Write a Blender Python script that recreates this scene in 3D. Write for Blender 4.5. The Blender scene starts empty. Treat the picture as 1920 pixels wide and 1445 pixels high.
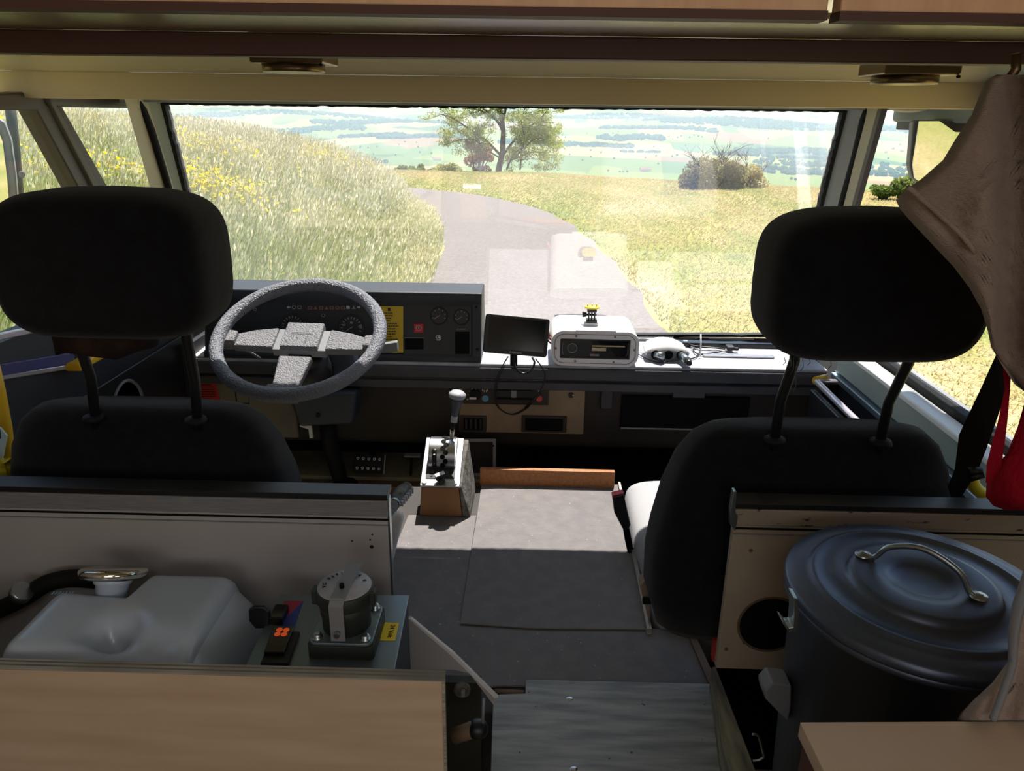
import bpy, bmesh, math, random
import numpy as np
from mathutils import Vector, Matrix, Euler, noise
R = math.radians
random.seed(7); RNG = np.random.default_rng(11)
sc = bpy.context.scene
COL = sc.collection

# ------------------------------------------------------------------ camera
CZ = 2.6                      # eye height above the road
F = 1420.0                    # focal length in pixels of the 1920 px wide frame
PITCH, YAW, ROLL = R(19.65), R(1.35), R(0.68)
cd = bpy.data.cameras.new('camera'); cam = bpy.data.objects.new('camera', cd); COL.objects.link(cam)
cd.sensor_fit = 'HORIZONTAL'; cd.sensor_width = 36.0; cd.lens = F * 36.0 / 1920.0
cd.clip_start = 0.05; cd.clip_end = 30000
CM = Matrix.Rotation(YAW, 4, 'Z') @ Matrix.Rotation(R(90) - PITCH, 4, 'X') @ Matrix.Rotation(ROLL, 4, 'Z')
CM.translation = Vector((0, 0, CZ))
cam.matrix_world = CM
sc.camera = cam
CO = Vector((0, 0, CZ)); CR = CM.to_3x3()
def ray(px, py): return (CR @ Vector(((px - 960) / F, -(py - 722.5) / F, -1.0)))
def atY(px, py, Y): d = ray(px, py); return CO + d * (Y / d.y)
def atX(px, py, X): d = ray(px, py); return CO + d * (X / d.x)
def atZ(px, py, Z): d = ray(px, py); return CO + d * ((Z - CZ) / d.z)
def H(h): return CZ - h       # height given as depth below the eye

# ------------------------------------------------------------------ world, sun, exposure
sc.view_settings.view_transform = 'Standard'; sc.view_settings.look = 'None'
sc.view_settings.exposure = 0.0; sc.view_settings.gamma = 1.0; sc.view_settings.use_curve_mapping = False
w = bpy.data.worlds.new('sky'); sc.world = w; w.use_nodes = True
wn = w.node_tree.nodes; wl = w.node_tree.links; wn.clear()
sky = wn.new('ShaderNodeTexSky'); sky.sky_type = 'NISHITA'; sky.sun_disc = False
SUN_EL, SUN_AZ = R(64), R(12)
sky.sun_elevation = SUN_EL; sky.sun_rotation = SUN_AZ; sky.altitude = 700; sky.air_density = 1.0; sky.dust_density = 0.6; sky.ozone_density = 1.5
bg = wn.new('ShaderNodeBackground'); bg.inputs['Strength'].default_value = 0.12
wo = wn.new('ShaderNodeOutputWorld')
wl.new(sky.outputs[0], bg.inputs[0]); wl.new(bg.outputs[0], wo.inputs[0])
sd = bpy.data.lights.new('sun', 'SUN'); sd.energy = 11.0; sd.angle = R(0.6); sd.color = (1.0, 0.955, 0.88)
so = bpy.data.objects.new('sun', sd); COL.objects.link(so); so.location = (10, 40, 60)
sdir = Vector((math.sin(SUN_AZ) * math.cos(SUN_EL), math.cos(SUN_AZ) * math.cos(SUN_EL), math.sin(SUN_EL)))
so.rotation_euler = (-sdir).to_track_quat('-Z', 'Y').to_euler()
def area(name, loc, rot, sx, sy, e, col):
    l = bpy.data.lights.new(name, 'AREA'); l.shape = 'RECTANGLE'; l.size = sx; l.size_y = sy; l.energy = e; l.color = col
    o = bpy.data.objects.new(name, l); COL.objects.link(o); o.location = loc; o.rotation_euler = rot; return o
# added area lamps filling the cab from behind
area('added_fill_top', (0.05, -0.45, CZ + 0.42), (R(-18), 0, 0), 0.55, 0.55, 3.4, (0.82, 0.91, 1.0))
area('added_fill_side', (0.80, -0.75, CZ - 0.10), (0, R(80), R(0)), 0.45, 0.7, 3.0, (1.0, 0.95, 0.88))
area('added_fill_rear', (0.0, -1.5, CZ + 0.10), (R(90), 0, 0), 1.1, 0.5, 4.8, (1.0, 0.95, 0.89))

sc.cycles.max_bounces = 8; sc.cycles.transparent_max_bounces = 16
sc.cycles.use_denoising = True
sc.cycles.sample_clamp_indirect = 6.0

# ------------------------------------------------------------------ materials
def lin(c):
    return tuple(((v / 255) / 12.92 if v / 255 <= 0.04045 else (((v / 255) + 0.055) / 1.055) ** 2.4) for v in c) + (1.0,)
MATS = {}
def mat(name, c, rough=0.6, metal=0.0, c2=None, scale=8.0, stretch=None, bump=0.0, bscale=200.0, spec=0.5, trans=0.0,
        coat=0.0, detail=4.0, vcol=False, sheen=0.0, lo=0.35, hi=0.65, bstretch=None, bdist=0.002):
    m = bpy.data.materials.new(name); m.use_nodes = True; nt = m.node_tree; n = nt.nodes; l = nt.links
    b = n['Principled BSDF']; MATS[name] = m
    b.inputs['Base Color'].default_value = lin(c); b.inputs['Roughness'].default_value = rough; b.inputs['Metallic'].default_value = metal
    b.inputs['Specular IOR Level'].default_value = spec; b.inputs['Coat Weight'].default_value = coat
    b.inputs['Sheen Weight'].default_value = sheen
    tc = n.new('ShaderNodeTexCoord')
    if c2 is not None:
        t = n.new('ShaderNodeTexNoise'); t.inputs['Scale'].default_value = scale; t.inputs['Detail'].default_value = detail
        mp = n.new('ShaderNodeMapping'); l.new(tc.outputs['Object'], mp.inputs[0]); l.new(mp.outputs[0], t.inputs['Vector'])
        if stretch: mp.inputs['Scale'].default_value = stretch
        r = n.new('ShaderNodeValToRGB'); r.color_ramp.elements[0].position = lo; r.color_ramp.elements[1].position = hi
        r.color_ramp.elements[0].color = lin(c); r.color_ramp.elements[1].color = lin(c2)
        l.new(t.outputs[0], r.inputs[0]); l.new(r.outputs[0], b.inputs['Base Color'])
    if vcol:
        a = n.new('ShaderNodeAttribute'); a.attribute_name = 'tint'; l.new(a.outputs['Color'], b.inputs['Base Color'])
    if bump:
        t = n.new('ShaderNodeTexNoise'); t.inputs['Scale'].default_value = bscale; t.inputs['Detail'].default_value = 3
        bp = n.new('ShaderNodeBump'); bp.inputs['Strength'].default_value = bump; bp.inputs['Distance'].default_value = bdist
        mp = n.new('ShaderNodeMapping'); l.new(tc.outputs['Object'], mp.inputs[0]); l.new(mp.outputs[0], t.inputs['Vector'])
        if bstretch: mp.inputs['Scale'].default_value = bstretch
        l.new(t.outputs[0], bp.inputs['Height']); l.new(bp.outputs[0], b.inputs['Normal'])
    if trans:
        tr = n.new('ShaderNodeBsdfTranslucent'); mx = n.new('ShaderNodeMixShader'); mx.inputs[0].default_value = trans
        out = n['Material Output']
        if vcol: l.new(a.outputs['Color'], tr.inputs[0])
        elif c2 is not None: l.new(r.outputs[0], tr.inputs[0])
        else: tr.inputs[0].default_value = lin(c)
        l.new(b.outputs[0], mx.inputs[1]); l.new(tr.outputs[0], mx.inputs[2]); l.new(mx.outputs[0], out.inputs[0])
    return m
mat('seat_black', (22, 22, 25), 0.95, c2=(27, 28, 33), scale=60, bump=0.5, bscale=900, spec=0.1, sheen=0.12)
mat('seat_black_side', (30, 32, 40), 0.9, bump=0.5, bscale=900, spec=0.1)
mat('seat_grey', (168, 168, 172), 0.95, bump=0.6, bscale=500, spec=0.1)
mat('seat_blue', (50, 90, 150), 0.95, spec=0.1)
mat('brown_cloth', (104, 88, 76), 0.95, c2=(116, 99, 86), scale=30, bump=0.9, bscale=300, bstretch=(1, 1, 5), spec=0.1)
mat('bare_foam', (62, 46, 40), 1.0, c2=(42, 34, 32), scale=30, spec=0.05)
mat('black_plastic', (24, 25, 28), 0.42, bump=0.15, bscale=700)
mat('black_gloss', (10, 11, 13), 0.12)
mat('black_matt', (12, 12, 13), 0.85, spec=0.2)
mat('black_rubber', (20, 20, 22), 0.7, spec=0.3)
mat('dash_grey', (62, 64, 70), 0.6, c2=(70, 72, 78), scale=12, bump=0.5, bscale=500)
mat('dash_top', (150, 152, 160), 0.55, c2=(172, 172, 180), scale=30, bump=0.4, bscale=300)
mat('binnacle', (38, 42, 50), 0.45, bump=0.25, bscale=600)
mat('dash_beige', (150, 132, 108), 0.65, c2=(128, 112, 92), scale=9, bump=0.4, bscale=500)
mat('panel_warmgrey', (128, 122, 108), 0.65, c2=(112, 106, 94), scale=6, bump=0.3, bscale=500)
mat('dark_warm', (52, 47, 43), 0.7, c2=(40, 37, 36), scale=5)
mat('wheel_vinyl', (116, 118, 128), 0.34, bump=1.0, bscale=230, spec=0.6, bdist=0.006)
mat('wheel_pad', (124, 124, 130), 0.42, bump=1.0, bscale=280, spec=0.6, bdist=0.005)
mat('slate_plastic', (58, 64, 76), 0.5, bump=0.3, bscale=500)
mat('white_paint', (228, 228, 226), 0.35)
mat('white_powder', (232, 230, 232), 0.5, bump=0.2, bscale=600)
mat('screw_metal', (150, 135, 120), 0.35, 0.9)
mat('steel', (190, 190, 195), 0.25, 1.0, bump=0.1, bscale=90)
mat('brushed', (200, 200, 205), 0.3, 1.0, c2=(170, 170, 175), scale=30, stretch=(1, 30, 1))
mat('chrome', (225, 222, 215), 0.08, 1.0)
mat('galvanised', (88, 95, 112), 0.42, 0.75, c2=(95, 102, 119), scale=14, bump=0.1, bscale=60)
mat('zinc_bright', (176, 186, 190), 0.28, 0.95)
mat('alu_plate', (134, 150, 158), 0.42, 0.8, c2=(140, 157, 166), scale=30, stretch=(40, 1, 1))
mat('partition_grey', (176, 174, 176), 0.55, 0.05, c2=(184, 180, 180), scale=6)
mat('partition_cream', (176, 164, 148), 0.6, c2=(160, 148, 130), scale=5)
mat('partition_trim', (146, 146, 150), 0.45, 0.15, c2=(128, 128, 132), scale=30, stretch=(1, 1, 20))
mat('worn_trim', (150, 140, 126), 0.55, c2=(54, 46, 40), scale=40, stretch=(1, 1, 3), lo=0.62, hi=0.68)
mat('maple', (206, 182, 158), 0.42, c2=(194, 168, 142), scale=5, stretch=(1.0, 1, 9), detail=6)
mat('maple_door', (236, 190, 148), 0.45, c2=(222, 174, 134), scale=5, stretch=(14, 14, 1), detail=6)
mat('ply_edge', (176, 172, 160), 0.6, c2=(120, 112, 100), scale=3, stretch=(2, 2, 160))
mat('plywood', (172, 174, 172), 0.6, c2=(128, 132, 134), scale=7, stretch=(1.2, 9, 1), detail=8, bump=0.5, bscale=60, bstretch=(.6, 4, 1))
mat('curb_wood', (170, 166, 140), 0.7, c2=(104, 104, 98), scale=10, stretch=(5, 1, 5), detail=6)
mat('orange_wood', (170, 112, 62), 0.55, c2=(150, 94, 52), scale=10, stretch=(12, 1, 12))
mat('rubber_mat', (128, 124, 124), 0.8, c2=(118, 115, 117), scale=30, bump=0.8, bscale=420, spec=0.3, bstretch=(0.3, 3, 1))
mat('tan_shell', (150, 104, 62), 0.6, c2=(140, 96, 58), scale=10)
mat('gap_grey', (120, 118, 112), 0.8, c2=(70, 66, 62), scale=50, bump=0.8, bscale=120)
mat('footwell_metal', (168, 160, 130), 0.6, c2=(130, 122, 96), scale=8)
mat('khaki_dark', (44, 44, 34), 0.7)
mat('ceiling_gloss', (232, 232, 208), 0.1, c2=(228, 228, 204), scale=3, coat=0.8)
mat('under_gloss', (170, 150, 110), 0.22, coat=0.4)
mat('beige_panel', (214, 192, 154), 0.5, bump=0.15, bscale=300)
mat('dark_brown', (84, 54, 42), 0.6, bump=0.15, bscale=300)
mat('bronze', (120, 100, 74), 0.3, 0.8)
mat('pillar_paint', (186, 192, 188), 0.4, c2=(178, 184, 180), scale=10)
mat('pillar_cream', (190, 180, 150), 0.5)
mat('door_green', (152, 164, 156), 0.5, c2=(142, 154, 148), scale=4)
mat('door_dark', (36, 36, 44), 0.5)
mat('frame_brown', (84, 76, 72), 0.5)
mat('blue_strip', (54, 52, 110), 0.5)
mat('silver_strip', (196, 188, 196), 0.3, 0.6)
mat('yellow_paint', (222, 176, 26), 0.45)
mat('yellow_label', (206, 172, 36), 0.5)
mat('yellow_bright', (232, 208, 30), 0.5)
mat('red_label', (206, 52, 44), 0.5)
mat('red_button', (190, 24, 32), 0.45)
mat('ink', (28, 24, 18), 0.6)
mat('ink_soft', (74, 60, 24), 0.6)
mat('symbol', (176, 178, 176), 0.6)
mat('symbol_red', (206, 128, 116), 0.6)
mat('blue_dot', (86, 150, 178), 0.5)
mat('red_dot', (206, 72, 66), 0.5)
mat('olive_plastic', (40, 46, 40), 0.55, bump=0.15, bscale=300)
mat('sticker_red', (164, 46, 72), 0.45)
mat('sticker_blue', (52, 70, 150), 0.45)
mat('led_orange', (210, 70, 30), 0.5)
MATS['led_orange'].node_tree.nodes['Principled BSDF'].inputs['Emission Color'].default_value = (1.0, 0.13, 0.03, 1)
MATS['led_orange'].node_tree.nodes['Principled BSDF'].inputs['Emission Strength'].default_value = 0.25
mat('tank_plastic', (200, 212, 230), 0.26, c2=(192, 206, 226), scale=3, trans=0.12, coat=0.3)
mat('jacket', (178, 156, 142), 0.95, c2=(164, 144, 132), scale=20, bump=1.0, bscale=260, bstretch=(1, 1, 6), spec=0.1, sheen=0.15)
mat('red_fabric', (196, 26, 52), 0.8, c2=(178, 20, 46), scale=20, bump=0.8, bscale=500, spec=0.2, trans=0.3)
mat('belt', (20, 16, 16), 0.95, spec=0.05)
mat('cable_black', (16, 16, 18), 0.4)
mat('grey_plastic', (126, 128, 134), 0.5)
mat('white_tag', (190, 214, 224), 0.5)
mat('screen', (16, 20, 24), 0.14)
mat('radio_face', (20, 24, 32), 0.2)
mat('mirror_glass', (230, 232, 230), 0.02, 1.0)
mat('pipe_brown', (110, 88, 68), 0.7)
def specks(name, scale, lo_, col_):           # dirt specks and lint lying on a surface
    m = MATS[name]; n = m.node_tree.nodes; l = m.node_tree.links; b = n['Principled BSDF']; src = b.inputs['Base Color'].links[0].from_socket
    t = n.new('ShaderNodeTexNoise'); t.inputs['Scale'].default_value = scale; t.inputs['Detail'].default_value = 1; tc = n.new('ShaderNodeTexCoord'); l.new(tc.outputs['Object'], t.inputs['Vector'])
    r = n.new('ShaderNodeValToRGB'); r.color_ramp.elements[0].position = lo_; r.color_ramp.elements[0].color = (0, 0, 0, 1); r.color_ramp.elements[1].position = lo_ + .02; r.color_ramp.elements[1].color = (1, 1, 1, 1); l.new(t.outputs[0], r.inputs[0])
    mx = n.new('ShaderNodeMix'); mx.data_type = 'RGBA'; l.new(r.outputs[0], mx.inputs[0]); l.new(src, mx.inputs[6]); mx.inputs[7].default_value = lin(col_); l.new(mx.outputs[2], b.inputs['Base Color'])
specks('rubber_mat', 150, .765, (176, 172, 165)); specks('partition_cream', 60, .77, (60, 46, 38)); specks('plywood', 90, .76, (74, 72, 68))
# glazing: a thin sheet that lets light through, reflects by Fresnel and carries a film of dust
def glass(name, dust, tint=(1, 1, 1, 1), boost=0.08):
    m = bpy.data.materials.new(name); m.use_nodes = True; nt = m.node_tree; n = nt.nodes; l = nt.links; n.clear(); MATS[name] = m
    tr = n.new('ShaderNodeBsdfTransparent'); tr.inputs[0].default_value = tint
    gl = n.new('ShaderNodeBsdfGlossy'); gl.inputs['Roughness'].default_value = 0.02; gl.inputs[0].default_value = (1, 1, 1, 1)
    lw = n.new('ShaderNodeLayerWeight'); lw.inputs[0].default_value = 0.5; fr = n.new('ShaderNodeMath'); fr.operation = 'POWER'; fr.inputs[1].default_value = 5.0; l.new(lw.outputs['Facing'], fr.inputs[0])
    mu = n.new('ShaderNodeMath'); mu.operation = 'MULTIPLY_ADD'; mu.inputs[1].default_value = 0.9; mu.inputs[2].default_value = boost; mu.use_clamp = True
    mx = n.new('ShaderNodeMixShader'); l.new(fr.outputs[0], mu.inputs[0]); l.new(mu.outputs[0], mx.inputs[0])
    l.new(tr.outputs[0], mx.inputs[1]); l.new(gl.outputs[0], mx.inputs[2])
    du = n.new('ShaderNodeBsdfTranslucent'); du.inputs[0].default_value = (0.9, 0.9, 0.95, 1)
    ns = n.new('ShaderNodeTexNoise'); ns.inputs['Scale'].default_value = 5; ns.inputs['Detail'].default_value = 5
    tc = n.new('ShaderNodeTexCoord'); l.new(tc.outputs['Object'], ns.inputs['Vector'])
    mr = n.new('ShaderNodeMapRange'); mr.inputs['From Min'].default_value = 0.35; mr.inputs['From Max'].default_value = 0.7
    mr.inputs['To Min'].default_value = dust * 0.7; mr.inputs['To Max'].default_value = dust * 1.5
    l.new(ns.outputs[0], mr.inputs[0])
    m2 = n.new('ShaderNodeMixShader'); l.new(mr.outputs[0], m2.inputs[0]); l.new(mx.outputs[0], m2.inputs[1]); l.new(du.outputs[0], m2.inputs[2])
    out = n.new('ShaderNodeOutputMaterial'); l.new(m2.outputs[0], out.inputs[0])
    return m
glass('windshield_glass', 0.045, boost=0.14)
glass('side_glass', 0.015, boost=0.06)
glass('clear_cover', 0.0, boost=0.05)

# ------------------------------------------------------------------ mesh helpers
class MB:
    def __init__(s): s.v = []; s.f = []; s.smooth = []
    def add(s, vs, fs, sm=False):
        o = len(s.v); s.v += [Vector(p) for p in vs]; s.f += [tuple(i + o for i in f) for f in fs]; s.smooth += [sm] * len(fs); return s
    def box(s, a, b, M=None):
        x0, y0, z0 = a; x1, y1, z1 = b
        vs = [Vector(p) for p in ((x0,y0,z0),(x1,y0,z0),(x1,y1,z0),(x0,y1,z0),(x0,y0,z1),(x1,y0,z1),(x1,y1,z1),(x0,y1,z1))]
        if M is not None: vs = [M @ p for p in vs]
        return s.add(vs, [(0,3,2,1),(4,5,6,7),(0,1,5,4),(1,2,6,5),(2,3,7,6),(3,0,4,7)])
    def cbox(s, c, d, M=None):
        c = Vector(c); d = Vector(d) / 2; return s.box(c - d, c + d, M)
    def prism(s, pts, vec, M=None, sm=False):      # closed outline swept along vec
        n = len(pts); a = [Vector(p) for p in pts]; vec = Vector(vec); b = [p + vec for p in a]
        vs = a + b
        if M is not None: vs = [M @ p for p in vs]
        fs = [tuple(range(n))[::-1], tuple(range(n, 2 * n))]
        o = len(s.v); s.v += vs; s.f += [tuple(i + o for i in f) for f in fs]; s.smooth += [False, False]
        for i in range(n):
            j = (i + 1) % n; s.f.append((i + o, j + o, j + n + o, i + n + o)); s.smooth.append(sm)
        return s
    def lathe(s, prof, seg=32, M=None, cap=True):   # prof: (radius, z) pairs about local Z
        vs = []; fs = []; n = len(prof)
        for k in range(seg):
            a = 2 * math.pi * k / seg
            for r, z in prof: vs.append(Vector((r * math.cos(a), r * math.sin(a), z)))
        if M is not None: vs = [M @ p for p in vs]
        for k in range(seg):
            k2 = (k + 1) % seg
            for i in range(n - 1): fs.append((k * n + i, k2 * n + i, k2 * n + i + 1, k * n + i + 1))
        s.add(vs, fs, True)
        if cap:
            o = len(s.v) - len(vs)
            for i, fl in ((0, 1), (n - 1, 0)):
                if prof[i][0] > 1e-6:
                    f = [o + k * n + i for k in range(seg)]
                    s.f.append(tuple(f[::-1] if fl else f)); s.smooth.append(False)
        return s
    def cyl(s, a, b, r, seg=20, r2=None):
        a = Vector(a); b = Vector(b); d = b - a; q = d.to_track_quat('Z', 'Y').to_matrix().to_4x4(); q.translation = a
        return s.lathe([(r, 0), (r if r2 is None else r2, d.length)], seg, q)
    def tube(s, pts, r, seg=8, closed=False):
        pts = [Vector(p) for p in pts]; n = len(pts); vs = []; fs = []
        up = Vector((0, 0, 1)); last = None
        for i, p in enumerate(pts):
            if closed: t = pts[(i + 1) % n] - pts[i - 1]
            else: t = pts[min(i + 1, n - 1)] - pts[max(i - 1, 0)]
            t = t.normalized() if t.length > 0 else Vector((0, 0, 1))
            if last is None:
                u = t.cross(up); u = u if u.length > 1e-3 else t.cross(Vector((1, 0, 0)))
            else: u = last - t * last.dot(t)
            u = u.normalized(); last = u; v = t.cross(u)
            rr = r[i] if hasattr(r, '__len__') else r
            for k in range(seg):
                a = 2 * math.pi * k / seg; vs.append(p + (u * math.cos(a) + v * math.sin(a)) * rr)
        m = n if closed else n - 1
        for i in range(m):
            j = (i + 1) % n
            for k in range(seg):
                k2 = (k + 1) % seg; fs.append((i * seg + k, i * seg + k2, j * seg + k2, j * seg + k))
        s.add(vs, fs, True)
        if not closed:
            o = len(s.v) - len(vs); s.f.append(tuple(o + k for k in range(seg))[::-1]); s.f.append(tuple(o + (n - 1) * seg + k for k in range(seg))); s.smooth += [False, False]
        return s
    def grid(s, rows, sm=True, closed_u=False):     # rows of points -> surface
        h = len(rows); wd = len(rows[0]); vs = [p for r in rows for p in r]; fs = []
        for i in range(h - 1):
            for j in range(wd if closed_u else wd - 1):
                j2 = (j + 1) % wd; fs.append((i * wd + j, i * wd + j2, (i + 1) * wd + j2, (i + 1) * wd + j))
        return s.add(vs, fs, sm)
    def loft(s, rings):                             # closed rings, capped
        s.grid(rings, True, True); o = len(s.v) - len(rings) * len(rings[0]); n = len(rings[0])
        s.f.append(tuple(o + k for k in range(n))[::-1]); s.f.append(tuple(o + (len(rings) - 1) * n + k for k in range(n))); s.smooth += [True, True]
        return s
    def build(s, name, m, parent=None, bevel=0.0, seg=2, sub=0, label=None, sm=None, origin=None):
        me = bpy.data.meshes.new(name); off = Vector((0, 0, 0))
        if parent is not None: off = world_loc(parent)
        elif origin is not None: off = Vector(origin)
        me.from_pydata([tuple(p - off) for p in s.v], [], s.f); me.update()
        if sm is not None: me.polygons.foreach_set('use_smooth', [sm] * len(s.f))
        else: me.polygons.foreach_set('use_smooth', s.smooth)
        bm = bmesh.new(); bm.from_mesh(me); bmesh.ops.recalc_face_normals(bm, faces=bm.faces); bm.to_mesh(me); bm.free()
        me.materials.append(MATS[m] if isinstance(m, str) else m)
        o = bpy.data.objects.new(name, me); COL.objects.link(o)
        if parent is not None: o.parent = parent
        elif origin is not None: o.location = origin
        if bevel:
            b = o.modifiers.new('bevel', 'BEVEL'); b.width = bevel; b.segments = seg; b.limit_method = 'ANGLE'; b.angle_limit = R(40)
            me.polygons.foreach_set('use_smooth', [True] * len(s.f))
            b.harden_normals = True
        if sub:
            q = o.modifiers.new('sub', 'SUBSURF'); q.levels = sub; q.render_levels = sub
        if label: o['label'] = label
        return o
def world_loc(o):
    p = Vector((0, 0, 0))
    while o is not None: p += o.location; o = o.parent
    return p
def tag(o, label, cat, group=None, kind=None):
    o['label'] = label; o['category'] = cat
    if group: o['group'] = group
    if kind: o['kind'] = kind
    return o
def thing(name, loc, label, cat, group=None):
    o = bpy.data.objects.new(name, None); COL.objects.link(o); o.location = loc; o.empty_display_size = 0.05
    return tag(o, label, cat, group)
def struct(o, label=None):
    o['kind'] = 'structure'
    if label: o['label'] = label
    return o
def frameM(o, u, v):                                # local x along u, local z along v, local y away
    u = Vector(u).normalized(); v = Vector(v); v = (v - u * v.dot(u)).normalized(); n = v.cross(u)
    M = Matrix((u, n, v)).transposed().to_4x4(); M.translation = Vector(o); return M
def rrect(w_, h_, r, k=5, cx=0, cz=0):              # rounded rectangle outline in local x,z
    pts = []
    for (sx, sz, a0) in ((1, 1, 0), (-1, 1, 90), (-1, -1, 180), (1, -1, 270)):
        for i in range(k + 1):
            a = R(a0 + 90 * i / k); pts.append(Vector((cx + sx * (w_ / 2 - r) + r * math.cos(a), 0, cz + sz * (h_ / 2 - r) + r * math.sin(a))))
    return pts
def text(s, name, size, M, m, parent, extrude=0.0003, label=None, align='CENTER'):
    c = bpy.data.curves.new(name, 'FONT'); c.body = s; c.size = size; c.extrude = extrude; c.align_x = align; c.align_y = 'CENTER'
    c.materials.append(MATS[m]); tmp = bpy.data.objects.new('tmp', c); COL.objects.link(tmp)
    me = bpy.data.meshes.new_from_object(tmp.evaluated_get(bpy.context.evaluated_depsgraph_get())); bpy.data.objects.remove(tmp)
    # text lies in its local XY: turn to local XZ facing -Y
    me.transform(Matrix.Rotation(R(90), 4, 'X')); me.transform(M); me.transform(Matrix.Translation(-world_loc(parent)))
    o = bpy.data.objects.new(name, me); COL.objects.link(o); o.parent = parent
    if label: o['label'] = label
    return o
def blob(cx, cy, cz, rx, ry, rz, p=2.6, nu=28, nv=14, M=None):  # superellipsoid
    def sp(c, e): return math.copysign(abs(c) ** e, c)
    e = 2.0 / p; rows = []
    for i in range(nv + 1):
        t = -math.pi / 2 + math.pi * i / nv; row = []
        for j in range(nu):
            a = 2 * math.pi * j / nu
            q = Vector((cx + rx * sp(math.cos(t), e) * sp(math.cos(a), e), cy + ry * sp(math.cos(t), e) * sp(math.sin(a), e), cz + rz * sp(math.sin(t), e)))
            row.append(M @ q if M is not None else q)
        rows.append(row)
    return rows
# ================================================================== THE CAB SHELL
WK, WY = 0.56, 1.88
def wsY(z): return WY + (CZ + 0.03 - z) * WK
def atW(px, py, off=0.0):
    d = ray(px, py); t = (WY + WK * 0.03 - off) / (d.y + WK * d.z); return CO + d * t
def lx(a, b, y): return a[0] + (y - a[1]) * (b[0] - a[0]) / (b[1] - a[1])
# windscreen: pane, sealing strip, the painted strip above
tl, tr, br, bl = atW(309, 193), atW(1581, 207), atW(1476, 628), atW(417, 624)
m = MB().add([tl, tr, br, bl, *(p + Vector((0, 0.006, 0)) for p in (tl, tr, br, bl))], [(0, 1, 2, 3)])
ws = struct(m.build('window_1', 'windshield_glass'), 'wide flat windscreen filling the front of the cab')
rg = MB()
def ragged(p, q, n, wd, inward):
    rows = [[], []]; p = Vector(p); q = Vector(q); rr = random.Random(3)
    for i in range(n + 1):
        c = p.lerp(q, i / n); rows[0].append(c - inward * wd * 0.6); rows[1].append(c + inward * (wd * 0.35 + wd * 0.5 * rr.random()))
    o = [[x + Vector((0, -0.014, 0)) for x in r] for r in rows]; b_ = [[x + Vector((0, 0.012, 0)) for x in r] for r in rows]
    rg.grid([o[0], o[1], b_[1], b_[0], o[0]], False)
up = (tl - bl).normalized(); rt = Vector((1, 0, 0))
ragged(tl, tr, 160, 0.007, -up); ragged(bl, br, 60, 0.008, up); ragged(tl, bl, 70, 0.008, rt); ragged(tr, br, 70, 0.008, -rt)
rg.build('window_seal', 'black_rubber', ws)
def strip(name, mt, e1a, e1b, e2a, e2b, y0, y1, off, off2=None, th=0.02, parent=None):
    off2 = off if off2 is None else off2; r1 = []; r2 = []
    for i in range(9):
        y = y0 + (y1 - y0) * i / 8; r1.append(atW(lx(e1a, e1b, y), y, off)); r2.append(atW(lx(e2a, e2b, y), y, off2))
    v = Vector((0, th, 0)); mb = MB().grid([r1, r2, [p + v for p in r2], [p + v for p in r1], r1], False)
    return mb.build(name, mt, parent, label=None)
# right corner post
pr = struct(strip('trim_1', 'pillar_paint', (1577, 230), (1538, 383), (1619, 230), (1579, 383), 185, 640, 0.004, 0.03), 'pale painted corner post right of the windscreen')
strip('post_return', 'pillar_cream', (1622, 230), (1583, 383), (1648, 230), (1606, 383), 170, 650, 0.07, 0.13, parent=pr)
tb = [atW(x, y, 0.055) for x, y in ((1640, 190), (1629, 205), (1621, 225), (1606, 290), (1585, 365), (1570, 420), (1540, 520), (1515, 620))]
MB().tube(tb, 0.011, 8).build('door_seal', 'black_rubber', pr)
strip('window_channel', 'frame_brown', (1646, 230), (1604, 383), (1657, 230), (1614, 383), 200, 660, 0.14, 0.15, parent=pr)
# left corner post
pl = struct(strip('trim_2', 'pillar_paint', (274, 200), (318, 350), (311, 200), (349, 350), 170, 640, 0.012, 0.004), 'pale painted corner post left of the windscreen')
strip('post_return', 'pillar_cream', (238, 200), (281, 350), (272, 200), (318, 350), 165, 650, 0.14, 0.06, parent=pl)
tb = [atW(x, y, 0.075) for x, y in ((240, 176), (254, 187), (268, 206), (284, 245), (296, 285), (311, 335), (321, 370), (345, 450), (375, 560))]
MB().tube(tb, 0.009, 8).build('door_seal', 'black_rubber', pl)
# metal header above the windscreen
hd = MB(); a0, a1 = atW(200, 150, 0.06), atW(1680, 167, 0.06); b0, b1 = atW(200, 190.5, 0.06), atW(1680, 206.5, 0.06)
v = Vector((0, 0.04, 0)); hd.add([a0, a1, b1, b0, a0 + v, a1 + v, b1 + v, b0 + v], [(0,1,2,3),(7,6,5,4),(3,2,6,7),(0,4,5,1)])
struct(hd.build('trim_3', 'door_green'), 'grey metal header rail above the windscreen')
for px in (944, 966):
    c = atW(px, 194, 0.04); MB().prism([c + Vector((-0.006, 0, 0.006)), c + Vector((0.006, 0, 0.006)), c + Vector((0.002, 0, -0.006)), c + Vector((-0.002, 0, -0.006))], (0, -0.006, 0)).build('clip', 'pillar_cream', bpy.data.objects['trim_3'])

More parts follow.
